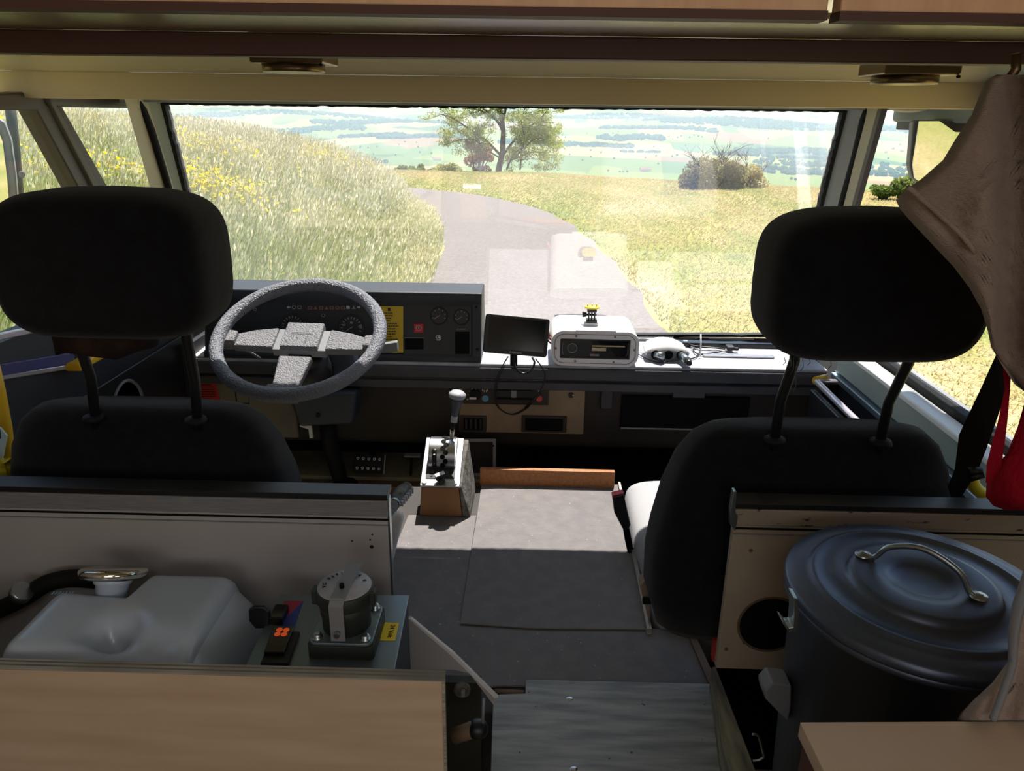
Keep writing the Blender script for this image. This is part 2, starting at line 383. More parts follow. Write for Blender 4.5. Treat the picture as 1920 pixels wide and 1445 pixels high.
# ---- right door
XR = 0.83
dr = MB().box((XR, 0.9, H(1.3)), (XR + 0.05, 1.98, H(0.645))).build('door_1', 'door_dark'); struct(dr, 'right cab door below its window')
MB().box((XR - 0.004, 0.9, H(0.64)), (XR + 0.04, 1.96, H(0.578))).build('door_panel', 'door_green', dr, bevel=0.004)
MB().box((XR - 0.016, 0.9, H(0.66)), (XR + 0.01, 1.96, H(0.643))).build('door_rail', 'alu_plate', dr, bevel=0.003)
MB().box((XR - 0.012, 0.9, H(0.58)), (XR + 0.03, 1.96, H(0.566))).build('window_sill', 'white_paint', dr, bevel=0.004)
MB().box((XR + 0.035, 0.9, H(0.576)), (XR + 0.06, 1.96, H(0.552))).build('outer_seal', 'black_rubber', dr, bevel=0.003)
MB().box((XR + 0.06, 0.9, H(0.59)), (XR + 0.085, 1.96, H(0.56))).build('outer_trim', 'grey_plastic', dr, bevel=0.004)
p, q = atX(1532, 716, XR - 0.085), atX(1592, 775, XR - 0.085)
pk = MB().box((XR - 0.10, q.y - 0.3, H(0.86)), (XR - 0.085, p.y, p.z - 0.02)).build('door_pocket', 'black_plastic', dr, bevel=0.003)
MB().tube([p + Vector((0.06, 0.03, -0.01)), p, q, q + Vector((0, -0.3, 0))], 0.008, 10).build('grab_bar', 'silver_strip', dr)
MB().cyl(p + Vector((0, 0.01, 0)), p + Vector((0.03, 0.03, 0)), 0.011).build('bar_end', 'yellow_paint', dr)
for i in range(2):
    z = p.z - 0.05 - 0.05 * i
    MB().box((XR - 0.085, 1.35, z), (XR, 1.36, z + 0.045)).build('pocket_divider', 'door_dark', dr)
wd = struct(MB().add([(XR + 0.05, 0.9, H(0.565)), (XR + 0.05, 1.95, H(0.565)), (XR + 0.05, 1.80, H(-0.02)), (XR + 0.05, 0.9, H(-0.02))], [(0, 1, 2, 3)]).build('window_2', 'side_glass'), 'side window in the right door')
MB().box((XR + 0.0, 0.9, H(0.022)), (XR + 0.05, 1.86, H(0.0))).build('window_frame', 'frame_brown', wd, bevel=0.003)
struct(MB().box((XR - 0.01, 0.6, H(0.006)), (XR + 0.08, 1.87, H(-0.16))).build('trim_4', 'door_green', bevel=0.01), 'pale green metal rail above the right door window')
struct(MB().box((XR, -1.6, H(1.35)), (XR + 0.06, 0.92, H(-0.6))).build('wall_right', 'partition_cream'), None)
# ---- left door
XL = -0.96
dl = MB().box((XL - 0.05, 0.9, H(1.3)), (XL, 2.02, H(0.40))).build('door_2', 'door_dark'); struct(dl, 'dark left cab door beside the driver seat')
for a, b_, th, mt, nm in (((0, 708), (135, 687), 0.005, 'silver_strip', 'silver_rail'), ((0, 695), (135, 672), 0.012, 'blue_strip', 'blue_rail'), ((0, 632), (200, 590), 0.006, 'silver_strip', 'sill_edge')):
    p, q = atX(a[0], a[1], XL + 0.01), atX(b_[0], b_[1], XL + 0.01); q = p + (q - p) * 1.05; p = p - (q - p) * 0.8
    MB().add([p + Vector((0, 0, th)), q + Vector((0, 0, th)), q - Vector((0, 0, th)), p - Vector((0, 0, th)), *[x + Vector((-0.012, 0, 0)) for x in (p + Vector((0, 0, th)), q + Vector((0, 0, th)), q - Vector((0, 0, th)), p - Vector((0, 0, th)))]],
             [(0,1,2,3),(4,5,6,7),(0,1,5,4),(1,2,6,5),(2,3,7,6),(3,0,4,7)]).build(nm, mt, dl, bevel=0.002)
c = atX(240, 768, XL + 0.007)
MB().lathe([(0.066, 0), (0.070, 0.006), (0.074, 0)], 40, Matrix.Translation(c) @ Matrix.Rotation(R(90), 4, 'Y')).build('speaker_ring', 'grey_plastic', dl)
p, q = atX(142, 690, XL + 0.03), atX(200, 686, XL + 0.03)
MB().box((XL + 0.005, min(p.y, q.y), p.z - 0.008), (XL + 0.04, max(p.y, q.y), p.z + 0.008)).build('door_handle', 'yellow_paint', dl, bevel=0.005)
MB().box((XL, 1.5, H(0.9)), (XL + 0.006, 2.0, H(0.58))).build('speaker_panel', 'black_plastic', dl, bevel=0.01)
# grab bar and things at the left rim of the picture
gb = thing('grab_bar', atY(14, 870, 1.2), 'yellow upright grab bar at the left edge beside the driver seat', 'grab bar')
MB().tube([atY(-26, 640, 1.2), atY(-5, 730, 1.2), atY(8, 800, 1.2), atY(20, 900, 1.2), atY(26, 960, 1.2)], 0.012, 14).build('bar', 'yellow_paint', gb)
MB().cyl(atY(23, 930, 1.2), atY(28, 975, 1.2), 0.016).build('mounting_foot', 'black_plastic', gb)
tg = thing('hanging_tag', atY(0, 850, 1.12), 'pale blue tag with a dark mark hanging left of the driver seat', 'tag')
a = [atY(*p_, 1.12) for p_ in ((-25, 790), (0, 802), (13, 817), (4, 860), (-25, 862))]
MB().prism(a, (0, 0.003, 0)).build('card', 'white_tag', tg)
a = [atY(*p_, 1.118) for p_ in ((-12, 810), (0, 806), (1, 822), (-10, 830))]; MB().prism(a, (0, 0.001, 0)).build('mark', 'blue_strip', tg)
yb = thing('yellow_cloth', atY(5, 905, 1.1), 'crumpled pale yellow cloth low beside the driver seat', 'cloth')
rows = [[atY(x, y, 1.10 + 0.012 * math.sin(x * 0.5 + y)) for x in (-30, -20, -10, 0, 8 + (y - 865) * 0.2)] for y in range(868, 925, 8)]
MB().grid(rows + [[p + Vector((0, 0.02, 0)) for p in r] for r in rows[::-1]] + [rows[0]]).build('cloth_folds', 'yellow_bright', yb)

# left window frame: slanted strut and top bar, plus pane
df = [atX(x, y, XL) for x, y in ((62, 170), (112, 170), (112, 190), (202, 352), (260, 455), (212, 455), (148, 352), (66, 207))]
wl_ = struct(MB().add([atX(233, 175, XL - 0.02), atX(-60, 180, XL - 0.02), atX(-200, 700, XL - 0.02), atX(380, 600, XL - 0.02)], [(0, 1, 2, 3)]).build('window_3', 'side_glass'), 'side window and quarter window in the left door')
MB().prism([atX(*p_, XL) for p_ in ((80, 170), (104, 170), (108, 183), (204, 352), (262, 455), (205, 455), (148, 352), (70, 207), (-40, 206), (-60, 180))], (-0.04, 0, 0)).build('window_frame', 'frame_brown', wl_, bevel=0.004)
MB().prism([atX(*p_, XL + 0.008) for p_ in ((92, 186), (100, 186), (188, 352), (240, 450), (230, 450), (177, 352))], (-0.012, 0, 0)).build('window_bead', 'panel_warmgrey', wl_, bevel=0.002)
struct(MB().box((XL - 0.06, -1.6, H(1.35)), (XL, 1.0, H(-0.6))).build('wall_left', 'partition_cream'))
struct(MB().box((XL - 0.06, 1.56, H(-0.005)), (XL + 0.01, 1.9, H(-0.16))).build('trim_5', 'frame_brown', bevel=0.01), 'brown metal rail above the left door window')
# front wall under the dash, rear wall, roof, low floor
struct(MB().box((-0.95, 2.27, H(1.34)), (0.84, 2.31, H(0.65))).build('wall_front', 'dark_warm'))
struct(MB().box((-1.02, -1.66, H(1.35)), (0.89, -1.6, H(-0.6))).build('wall_rear', 'maple'))
struct(MB().box((-1.02, -1.66, H(-0.55)), (0.89, 0.66, H(-0.6))).build('ceiling', 'beige_panel'))
struct(MB().box((-1.02, 0.6, H(-0.135)), (0.89, 1.925, H(-0.17))).build('roof', 'white_paint'))
fl = struct(MB().box((-1.0, -1.66, H(1.38)), (0.89, 2.30, H(1.33))).build('floor', 'footwell_metal'))

# ---- overhead: beams, gloss panel between them, cupboard fronts
def bar(name, mt, y0l, y0r, y1l, y1r, Y, dep, label, bevel=0.002):
    a, b_, c, d = atY(-60, y0l, Y), atY(1990, y0r, Y), atY(1990, y1r, Y), atY(-60, y1l, Y); v = Vector((0, dep, 0))
    xs = (XL - 0.10, XR)
    def ext(p, q, x): return p.lerp(q, (x - p.x) / (q.x - p.x))
    A, B, C, D = ext(a, b_, xs[0]), ext(a, b_, xs[1]), ext(d, c, xs[1]), ext(d, c, xs[0])
    mb = MB().add([A, B, C, D, A + v, B + v, C + v, D + v], [(0,1,2,3),(4,5,6,7),(0,1,5,4),(1,2,6,5),(2,3,7,6),(3,0,4,7)])
    o = mb.build(name, mt, bevel=bevel); struct(o, label); return o, (A, B, C, D)
b1, q1 = bar('trim_6', 'beige_panel', 131, 157, 182, 207, 1.5, 0.05, 'beige cross panel above the windscreen')
b2, q2 = bar('trim_7', 'dark_brown', 53, 79, 98, 122, 0.80, 0.03, 'dark brown cross beam under the overhead cupboards')
A, B, C, D = q1; E, F_, G, I = q2; up3 = Vector((0, 0, 0.004)); ER, FR = E + Vector((0, 0, .045)), F_ + Vector((0, 0, .045))
struct(MB().add([A, B, FR, ER, A + up3, B + up3, FR + up3, ER + up3], [(0,1,2,3),(7,6,5,4),(0,1,5,4),(1,2,6,5),(2,3,7,6),(3,0,4,7)]).build('trim_8', 'ceiling_gloss'), 'glossy cream panel between the two cross beams')
Yc = 0.60; a, b_ = atY(-60, 12, Yc), atY(1990, 42, Yc)
def ext(p, q, x): return p.lerp(q, (x - p.x) / (q.x - p.x))
J, K = ext(a, b_, XL), ext(a, b_, XR)
struct(MB().add([E, F_, K, J, E + up3, F_ + up3, K + up3, J + up3], [(0,1,2,3),(7,6,5,4),(0,1,5,4),(1,2,6,5),(2,3,7,6),(3,0,4,7)]).build('trim_9', 'under_gloss'), 'glossy underside of the overhead cupboards')
struct(MB().box((XL, 0.63, max(J.z, K.z) + 0.02), (XR, 0.66, H(-0.56))).build('trim_10', 'dark_brown'), 'dark back board of the overhead cupboards')
def cup(x0, x1, lab):
    z0, z1 = ext(J, K, x0).z, ext(J, K, x1).z
    t = thing('cupboard_door', ((x0 + x1) / 2, Yc, (z0 + z1) / 2), lab, 'cupboard door', 'overhead cupboard doors')
    pts = [Vector((x0, Yc - 0.018, z0 + 0.002)), Vector((x1, Yc - 0.018, z1 + 0.002)), Vector((x1, Yc - 0.018, z1 + 0.3)), Vector((x0, Yc - 0.018, z0 + 0.3))]
    MB().prism(pts, (0, 0.018, 0)).build('door_panel', 'maple_door', t, bevel=0.002)
    MB().prism([Vector((x0, Yc - 0.019, z0 - 0.003)), Vector((x1, Yc - 0.019, z1 - 0.003)), Vector((x1, Yc - 0.019, z1 + 0.003)), Vector((x0, Yc - 0.019, z0 + 0.003))], (0, 0.02, 0)).build('edge_strip', 'dark_brown', t)
xs = atY(1536, 20, Yc).x; xs2 = atY(1558, 20, Yc).x
cup(XL + 0.005, xs, 'long maple overhead cupboard door left of the dark gap'); cup(xs2, XR - 0.005, 'short maple overhead cupboard door right of the dark gap')
# two round spot lamps between the beams
for (x0, x1, y0, y1, lab) in ((468, 606, 100, 133, 'bronze round spot lamp between the overhead beams above the left windscreen half'), (1656, 1800, 122, 156, 'bronze round spot lamp between the overhead beams above the right door')):
    Ys = 1.14; a, b_ = atY(x0, y1 - 1, Ys), atY(x1, y1, Ys); u_, v_ = atY(x0, y0 - 10, Ys), atY(x0, y0 + 17, Ys); c = (a + b_) / 2; L = b_.x - a.x
    t = thing('spot_lamp', Vector((c.x, Ys + L / 2, u_.z)), lab, 'lamp', 'spot lamps between the overhead beams')
    MB().box((a.x, Ys, v_.z), (b_.x, Ys + L * 0.9, u_.z)).build('mounting_plate', 'bronze', t, bevel=0.003)
    MB().lathe([(L * .42, a.z - v_.z), (L * .43, a.z - v_.z + .001), (L * .43, 0)], 56, Matrix.Translation((c.x - L * .03, Ys + L * .45, v_.z))).build('lamp_drum', 'bronze', t)
    MB().cyl((b_.x - L * .03, Ys - .001, v_.z - .002), (b_.x - L * .03, Ys + .004, v_.z - .002), .002, 10).build('screw', 'black_matt', t)
# cream cap of the interior lamp peeping out under the beige panel
lp = thing('ceiling_lamp', atY(1700, 208, 1.7), 'small oval cream interior lamp over the right door', 'lamp')
c = atY(1702, 207, 1.7); MB().loft(blob(c.x, c.y, c.z + 0.008, 0.04, 0.03, 0.012, 2.2)).build('lamp_cover', 'pillar_cream', lp)
MB().box((c.x - 0.045, c.y - 0.03, c.z + 0.010), (c.x + 0.07, c.y + 0.03, c.z + 0.03)).build('lamp_base', 'grey_plastic', lp, bevel=0.004)

# ================================================================== DASHBOARD
db = thing('dashboard', (-0.05, 2.0, H(0.9)), 'dark grey full width dashboard under the windscreen', 'dashboard')
def profile(x0, x1, pts, sm=False): return MB().prism([Vector((x0, y, H(h))) for y, h in pts], (x1 - x0, 0, 0))
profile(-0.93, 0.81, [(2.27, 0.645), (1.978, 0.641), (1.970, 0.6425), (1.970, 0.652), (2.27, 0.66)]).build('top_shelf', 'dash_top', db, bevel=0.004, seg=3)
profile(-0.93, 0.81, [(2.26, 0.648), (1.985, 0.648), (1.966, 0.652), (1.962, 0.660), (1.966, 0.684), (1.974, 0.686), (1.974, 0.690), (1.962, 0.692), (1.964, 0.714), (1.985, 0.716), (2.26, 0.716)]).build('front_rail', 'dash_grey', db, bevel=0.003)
profile(-0.93, 0.81, [(2.18, 0.70), (2.0, 0.70), (2.0, 0.88), (2.02, 0.905), (2.18, 0.905)]).build('lower_face', 'dark_warm', db, bevel=0.006)
# defroster slot at the foot of the glass
for (x0, x1) in ((1262, 1296), (1314, 1395)):
    a, b_ = atZ(x0, 619, H(0.635)), atZ(x1, 620, H(0.635))
    MB().box((a.x, 2.215, H(0.642)), (b_.x, 2.226, H(0.629))).build('defroster_vent', 'black_matt', db, bevel=0.002)
a = atY(1272, 632, 2.15); MB().box((a.x, 2.17, H(0.646)), (0.79, 2.235, H(0.630))).build('defroster_bezel', 'black_gloss', db, bevel=0.003)
# centre panel with heater controls and vents
YP = 1.988
def face(x0, y0, x1, y1, name, mt, parent, Y=YP, th=0.006, bevel=0.0015, label=None):
    a, b_ = atY(x0, y0, Y), atY(x1, y1, Y); t = a.lerp(b_, 0)
    return MB().box((min(a.x, b_.x), Y, min(a.z, b_.z)), (max(a.x, b_.x), Y + th, max(a.z, b_.z))).build(name, mt, parent, bevel=bevel, label=label)
cp = face(860, 718, 1094, 815, 'centre_panel', 'dash_beige', db, th=0.02, bevel=0.004)
hc = face(868, 719, 1028, 760, 'heater_control', 'black_plastic', db, Y=YP - 0.006, th=0.008, bevel=0.002)
face(930, 728, 998, 733, 'slider_slot', 'black_matt', hc, Y=YP - 0.0075, th=0.002, bevel=0); face(930, 745, 998, 750, 'slider_slot', 'black_matt', hc, Y=YP - 0.0075, th=0.002, bevel=0)

struct(MB().box((0.80, 1.93, H(1.33)), (0.90, 2.30, H(0.655))).build('wall_corner_right', 'black_matt', bevel=0.003), 'dark corner sheet at the right end of the dashboard')
struct(MB().box((-1.02, 1.96, H(1.33)), (-0.93, 2.30, H(0.60))).build('wall_corner_left', 'door_dark', bevel=0.003), 'dark corner sheet at the left end of the dashboard')
YH = YP - 0.0075
def disc(px, py, r, mt, name, parent, Y=YH, th=0.002, seg=20):
    c = atY(px, py, Y); return MB().cyl(c, c + Vector((0, th, 0)), r, seg).build(name, mt, parent)
disc(910, 747, 0.0095, 'blue_dot', 'blue_mark', hc); disc(1011, 747, 0.0090, 'red_dot', 'red_mark', hc)
disc(890, 742, 0.016, 'black_rubber', 'fan_knob', hc, Y=YP - 0.016, th=0.012); face(880, 745, 893, 749, 'knob_pointer', 'white_paint', hc, Y=YP - 0.0175, th=0.002, bevel=0)
sl = face(958, 732, 969, 746, 'heater_slider', 'grey_plastic', hc, Y=YP - 0.016, th=0.012, bevel=0.002)
sy = None
for (x0, y0, x1, y1) in ((904, 726, 915, 728), (904, 728, 906, 733), (913, 728, 915, 733), (907, 731, 909, 735), (911, 731, 913, 735), (1006, 726, 1016, 728), (1008, 730, 1014, 732), (1009, 733, 1013, 735), (879, 733, 882, 734), (876, 739, 879, 740), (884, 728, 886, 730), (891, 727, 893, 730), (875, 747, 878, 750)):
    a, b_ = atY(x0, y0, YH), atY(x1, y1, YH); MB().box((a.x, YH - 0.0004, b_.z), (b_.x, YH + 0.0005, a.z)).build('printed_mark', 'symbol', hc)

for (x0, y0, x1, y1, nb) in ((862, 779, 912, 810, 4), (978, 779, 1062, 812, 0)):
    vf = face(x0, y0, x1, y1, 'air_vent', 'dark_warm', db, Y=YP - 0.005, th=0.012, bevel=0.003)
    face(x0 + 7, y0 + 5, x1 - 7, y1 - 4, 'vent_opening', 'black_matt', vf, Y=YP - 0.0065, th=0.002, bevel=0)
    for k in range(nb): face(x0 + 10 + 9 * k, y0 + 7, x0 + 14 + 9 * k, y1 - 6, 'vent_vane', 'dark_warm', vf, Y=YP - 0.010, th=0.004, bevel=0.001)
disc(1071, 741, 0.008, 'dark_warm', 'blanking_plug', db, Y=YP - 0.003, th=0.003); disc(1075, 741, 0.003, 'screw_metal', 'screw', db, Y=YP - 0.004, th=0.003)
gbx = face(1166, 742, 1400, 806, 'glove_shelf', 'black_matt', db, Y=YP + 0.003, th=0.006, bevel=0.004)
face(1164, 804, 1400, 806, 'shelf_lip', 'grey_plastic', gbx, Y=YP - 0.002, th=0.004, bevel=0.001)
face(1262, 733, 1322, 747, 'shelf_catch', 'slate_plastic', db, Y=YP - 0.006, th=0.01, bevel=0.003)
face(1128, 722, 1148, 768, 'hinge_cover', 'door_dark', db, Y=YP - 0.002, th=0.01, bevel=0.003); face(1131, 722, 1145, 738, 'hinge_latch', 'dash_grey', db, Y=YP - 0.005, th=0.01, bevel=0.003)
lpn = face(372, 705, 560, 822, 'left_panel', 'panel_warmgrey', db, Y=YP, th=0.02, bevel=0.006)
hp = face(440, 722, 466, 756, 'panel_latch', 'panel_warmgrey', db, Y=YP - 0.004, th=0.006, bevel=0.003)
face(438, 720, 468, 758, 'latch_recess', 'dark_warm', db, Y=YP - 0.001, th=0.003, bevel=0.001)
rl = tag(None or MB().prism([atY(*p_, YP - 0.003) for p_ in ((368, 717), (404, 717), (416, 760), (380, 760))], (0, 0.002, 0)).build('red_label', 'red_label', origin=atY(390, 740, YP)), 'red printed instruction label on the grey panel left of the steering column', 'label')
def lines(name, parent, tlx, trx, blx, brx, y0, y1, n, mt, at, seed=1, th=0.0006):
    rr = random.Random(seed); mb = MB()
    for k in range(n):
        t = (k + 0.5) / n; y = y0 + (y1 - y0) * t; xa = tlx + (blx - tlx) * t; xb = trx + (brx - trx) * t; hh = (y1 - y0) / n * 0.22
        x = xa; end = xa + (xb - xa) * (rr.uniform(0.55, 1.0))
        while x < end:
            wd_ = rr.uniform(2, 6) * (xb - xa) / 45; x2 = min(x + wd_, end)
            q = [at(x, y - hh), at(x2, y - hh), at(x2, y + hh), at(x, y + hh)]; v = Vector((0, -th, 0)); mb.add([p + v for p in q], [(0, 1, 2, 3)]); x = x2 + (xb - xa) * 0.02
    return mb.build(name, mt, parent)
lines('label_print', rl, 371, 401, 382, 412, 719, 758, 9, 'ink', lambda x, y: atY(x, y, YP - 0.003), 5)

# ---- instrument binnacle
def atB(px, py, off=0.0, y0=1.985, z0=H(0.62), k=0.25):
    d = ray(px, py); t = ((y0 - off) + k * (CZ - z0)) / (d.y - k * d.z); return CO + d * t
XB0, XB1 = -0.90, atY(903, 600, 2.0).x
bn = thing('instrument_binnacle', (XB0 / 2 + XB1 / 2, 2.05, H(0.641)), 'black instrument binnacle with gauges behind the steering wheel', 'instrument panel')
pts = [(1.974, .641), (1.974, .628), (1.987, .620), (2.017, .500), (2.010, .480), (2.018, .457), (2.125, .452), (2.16, .641)]
profile(XB0, XB1, pts).build('housing', 'binnacle', bn, bevel=0.004, seg=3)
BM = lambda px, py, off=0.001: frameM(atB(px, py, off), (1, 0, 0), (0, 0.25, 1))
def bquad(x0, y0, x1, y1, name, mt, parent, off=0.002, th=0.004, bevel=0.0008, label=None):
    a, b_, c, d = atB(x0, y0, off), atB(x1, y0, off), atB(x1, y1, off), atB(x0, y1, off); v = Vector((0, th, 0))
    return MB().add([a, b_, c, d, a + v, b_ + v, c + v, d + v], [(0,1,2,3),(7,6,5,4),(0,1,5,4),(1,2,6,5),(2,3,7,6),(3,0,4,7)]).build(name, mt, parent, bevel=bevel, label=label)
bquad(756, 570, 884, 666, 'switch_panel', 'black_plastic', bn, off=0.001)
bquad(450, 566, 700, 640, 'gauge_window', 'black_plastic', bn, off=0.001)
bquad(885, 560, 902, 672, 'end_bezel', 'binnacle', bn, off=0.006, th=0.01, bevel=0.002)
for (x, y, r, nm) in ((823, 592, 0.0235, 'small_gauge'), (865, 594, 0.0215, 'small_gauge'), (659, 614, 0.036, 'round_gauge'), (549, 612, 0.036, 'round_gauge')):
    M = BM(x, y, 0.001); Mz = M @ Matrix.Rotation(R(90), 4, 'X')
    g = MB().lathe([(r * 0.86, 0.0), (r * 0.9, 0.005), (r, 0.004), (r * 1.04, 0.0)], 36, Mz, cap=False); g.lathe([(r * 0.88, 0.0015), (0.0001, 0.0015)], 36, Mz, cap=False)
    gg = g.build(nm, 'black_plastic', bn)
    tk = MB(); nt_ = 7 if r < 0.03 else 13
    for i in range(nt_):
        a = R(200 - 220 * i / (nt_ - 1)); Mr = M @ Matrix.Rotation(-a + R(90), 4, 'Y'); tk.box((-0.0007, -0.0022, r * 0.66), (0.0007, -0.0012, r * 0.82), Mr)
    tk.build('gauge_ticks', 'symbol', gg)
    Mr = M @ Matrix.Rotation(R(-125), 4, 'Y'); MB().box((-0.0007, -0.0032, -r * 0.1), (0.0007, -0.0024, r * 0.66), Mr).build('gauge_needle', 'symbol_red' if r < .03 else 'symbol', gg)
for s_, x, y in (('80', 659, 605), ('100', 675, 612), ('60', 645, 609)): text(s_, 'gauge_numeral', 0.008, BM(x, y, 0.006), 'symbol', bn)
ic = MB(); icr = MB()
def icon(mb, x, y, w_, h_, kind):
    M = BM(x, y, 0.003); a, b_ = w_ / 2, h_ / 2; t = 0.0009
    if kind in ('l', 'r'):
        s_ = -1 if kind == 'l' else 1
        mb.prism([M @ Vector(p_) for p_ in ((s_ * a, 0, 0), (0, 0, b_), (0, 0, b_ * .45), (-s_ * a, 0, b_ * .45), (-s_ * a, 0, -b_ * .45), (0, 0, -b_ * .45), (0, 0, -b_))], (0, 0.0005, 0))
    elif kind == 'o':
        for (x0, z0, x1, z1) in ((-a, b_ - t, a, b_), (-a, -b_, a, -b_ + t), (-a, -b_, -a + t, b_), (a - t, -b_, a, b_)): mb.box((x0, 0, z0), (x1, 0.0005, z1), M)
    elif kind == 'f':
        mb.box((-a, 0, -b_), (a * .3, 0.0005, b_), M); mb.box((a * .5, 0, -b_), (a * .8, 0.0005, b_ * .6), M)
    elif kind == 't':
        mb.box((-t, 0, -b_ * .3), (t, 0.0005, b_), M); mb.box((-a, 0, -b_), (a, 0.0005, -b_ + t), M); mb.box((-a * .6, 0, -b_ * .5), (a * .6, 0.0005, -b_ * .5 + t), M)
    elif kind == 'c': mb.tube([M @ Vector((a * math.cos(i * .52), 0, b_ * math.sin(i * .52))) for i in range(12)], 0.0006, 4, True)
def one(x, y, w_, h_, k, mt):
    q_ = MB(); icon(q_, x, y, w_, h_, k); q_.build('indicator_symbol', mt, bn)
for x, k in ((541, 'l'), (551, 'c'), (561.5, 'o'), (673, 'r'), (663, 't'), (653, 'f')): one(x, 576, 0.0105, 0.0085, k, 'symbol')
for x, k in ((581, 'o'), (591.5, 't'), (602, 'o'), (612, 't'), (622, 'o'), (632.5, 'c'), (643, 'o')): one(x, 577, 0.0105, 0.0075, k, 'symbol_red')
one(606, 591, 0.010, 0.008, 'c', 'symbol'); one(478, 580, 0.008, 0.006, 'c', 'symbol')
for x, y in ((893, 576), (895, 655), (828, 558), (658, 553)):
    c = atB(x, y, 0.008); MB().cyl(c, c + Vector((0, 0.006, 0)), 0.004, 14).build('screw', 'black_rubber', bn)
ys = bquad(702, 574, 756, 661, 'yellow_sticker', 'yellow_label', bn, off=0.0035, th=0.001, bevel=0)
lines('sticker_print', ys, 708, 751, 706, 748, 584, 658, 15, 'ink_soft', lambda x, y: atB(x, y, 0.0036), 3)
bquad(727, 577, 732, 583, 'sticker_emblem', 'ink', ys, off=0.0042, th=0.0004, bevel=0)
y2 = bquad(466, 643, 509, 650, 'yellow_strip', 'yellow_label', bn, off=0.0035, th=0.001, bevel=0)
rb = bquad(776, 607, 794, 624, 'red_button', 'red_button', bn, off=0.007, th=0.008, bevel=0.0015)
mb = MB(); M = BM(785, 615, 0.0085); mb.tube([M @ Vector((0.007 * math.cos(i * .393), 0, 0.007 * math.sin(i * .393))) for i in range(16)], 0.0007, 4, True)
mb.box((-0.0008, -0.0002, -0.003), (0.0008, 0.0004, 0.004), M)
for i in range(8): mb.box((-0.0006, -0.0002, 0.0075), (0.0006, 0.0004, 0.0092), M @ Matrix.Rotation(R(45 * i), 4, 'Y'))
mb.build('button_symbol', 'symbol', rb)
bs = bquad(759, 634, 794, 655, 'ashtray_slot', 'black_matt', bn, off=0.003, th=0.003)
bquad(758, 633, 795, 634, 'slot_rim', 'grey_plastic', bs, off=0.004, th=0.003, bevel=0)
M = BM(822, 633, 0.002) @ Matrix.Rotation(R(90), 4, 'X'); kl = MB().lathe([(0.0001, 0.006), (0.0075, 0.006), (0.0085, 0.004), (0.0085, 0)], 24, M, cap=False).build('ignition_lock', 'brushed', bn)
MB().box((-0.001, -0.0075, -0.005), (0.001, -0.0055, 0.005), BM(822, 633, 0.002) @ Matrix.Rotation(R(-35), 4, 'Y')).build('key_slot', 'black_matt', kl)
bquad(853, 622, 880, 664, 'blank_module', 'black_matt', bn, off=0.003, th=0.003); lines('module_print', bn, 857, 873, 857, 873, 614.5, 619, 1, 'grey_plastic', lambda x, y: atB(x, y, 0.003), 2)

# ---- steering wheel
TW = R(63); un = Vector((0, -math.cos(TW), math.sin(TW))); uv = Vector((0, math.sin(TW), math.cos(TW)))
WC = atY(561, 630, 1.735)
sw = thing('steering_wheel', WC, 'large grey three spoke steering wheel in front of the instrument binnacle', 'steering wheel')
WM = Matrix((Vector((1, 0, 0)), uv, un)).transposed().to_4x4(); WM.translation = WC; WM = WM @ Matrix.Rotation(R(-1.5), 4, 'Z')
RW = 0.193; ring = []
for i in range(72):
    a = 2 * math.pi * i / 72; ring.append([WM @ Vector(((RW + 0.0165 * math.cos(t)) * math.cos(a), (RW + 0.0165 * math.cos(t)) * math.sin(a), 0.0175 * math.sin(t))) for t in [2 * math.pi * k / 16 for k in range(16)]])
MB().grid(ring + [ring[0]], True, True).build('rim', 'wheel_vinyl', sw)
def plate(outline, z0, z1, name, mt, parent, bevel=0.004, seg=3, label=None):
    return MB().prism([WM @ Vector((x, y, z0)) for x, y in outline], (WM.to_3x3() @ Vector((0, 0, z1 - z0)))).build(name, mt, parent, bevel=bevel, seg=seg, label=label)
zb = -0.035
hb = plate([(-0.046, -0.024), (0.046, -0.024), (0.046, 0.062), (-0.046, 0.062)], zb + 0.002, zb + 0.024, 'hub_pad', 'wheel_pad', sw, 0.004)
plate([(-0.066, -0.026), (0.066, -0.026), (0.066, 0.048), (-0.066, 0.048)], zb - 0.01, zb + 0.012, 'hub_plate', 'grey_plastic', sw, 0.003)
eb = MB(); 
for (x0, y0, x1, y1) in ((-0.028, 0.023, 0.024, 0.0245), (-0.028, 0.0185, -0.008, 0.020), (-0.010, 0.0175, 0.006, 0.019), (0.008, 0.0185, 0.026, 0.020), (0.014, -0.012, 0.0155, 0.018)):
    eb.box((x0, y0, zb + 0.0238), (x1, y1, zb + 0.0244), WM)
eb.build('embossed_mark', 'dash_grey', hb)
for s_ in (-1, 1):
    plate([(s_ * x, y) for x, y in ((0.064, -0.026), (0.160, -0.024), (0.163, 0.018), (0.120, 0.034), (0.064, 0.045))], zb - 0.002, zb + 0.020, 'spoke', 'wheel_pad', sw, 0.005)
    plate([(s_ * x, y) for x, y in ((0.155, -0.020), (0.192, -0.022), (0.192, 0.022), (0.155, 0.016))], zb + 0.0, -0.003, 'rim_bracket', 'wheel_pad', sw, 0.004)
plate([(-0.040, -0.050), (0.040, -0.050), (0.030, -0.148), (-0.030, -0.148)], zb - 0.002, zb + 0.020, 'spoke', 'wheel_pad', sw, 0.006)
plate([(-0.034, -0.156), (0.034, -0.156), (0.040, -0.192), (-0.040, -0.192)], zb + 0.004, -0.001, 'rim_bracket', 'wheel_pad', sw, 0.004)
plate([(-0.028, -0.165), (0.028, -0.165), (0.028, 0.0), (-0.028, 0.0)], zb - 0.014, zb - 0.001, 'spoke_arm', 'black_rubber', sw, 0.003)
plate([(-0.185, 0.0), (0.185, 0.0), (0.185, 0.020), (-0.185, 0.020)], zb - 0.014, zb - 0.002, 'spoke_arm', 'black_rubber', sw, 0.003)
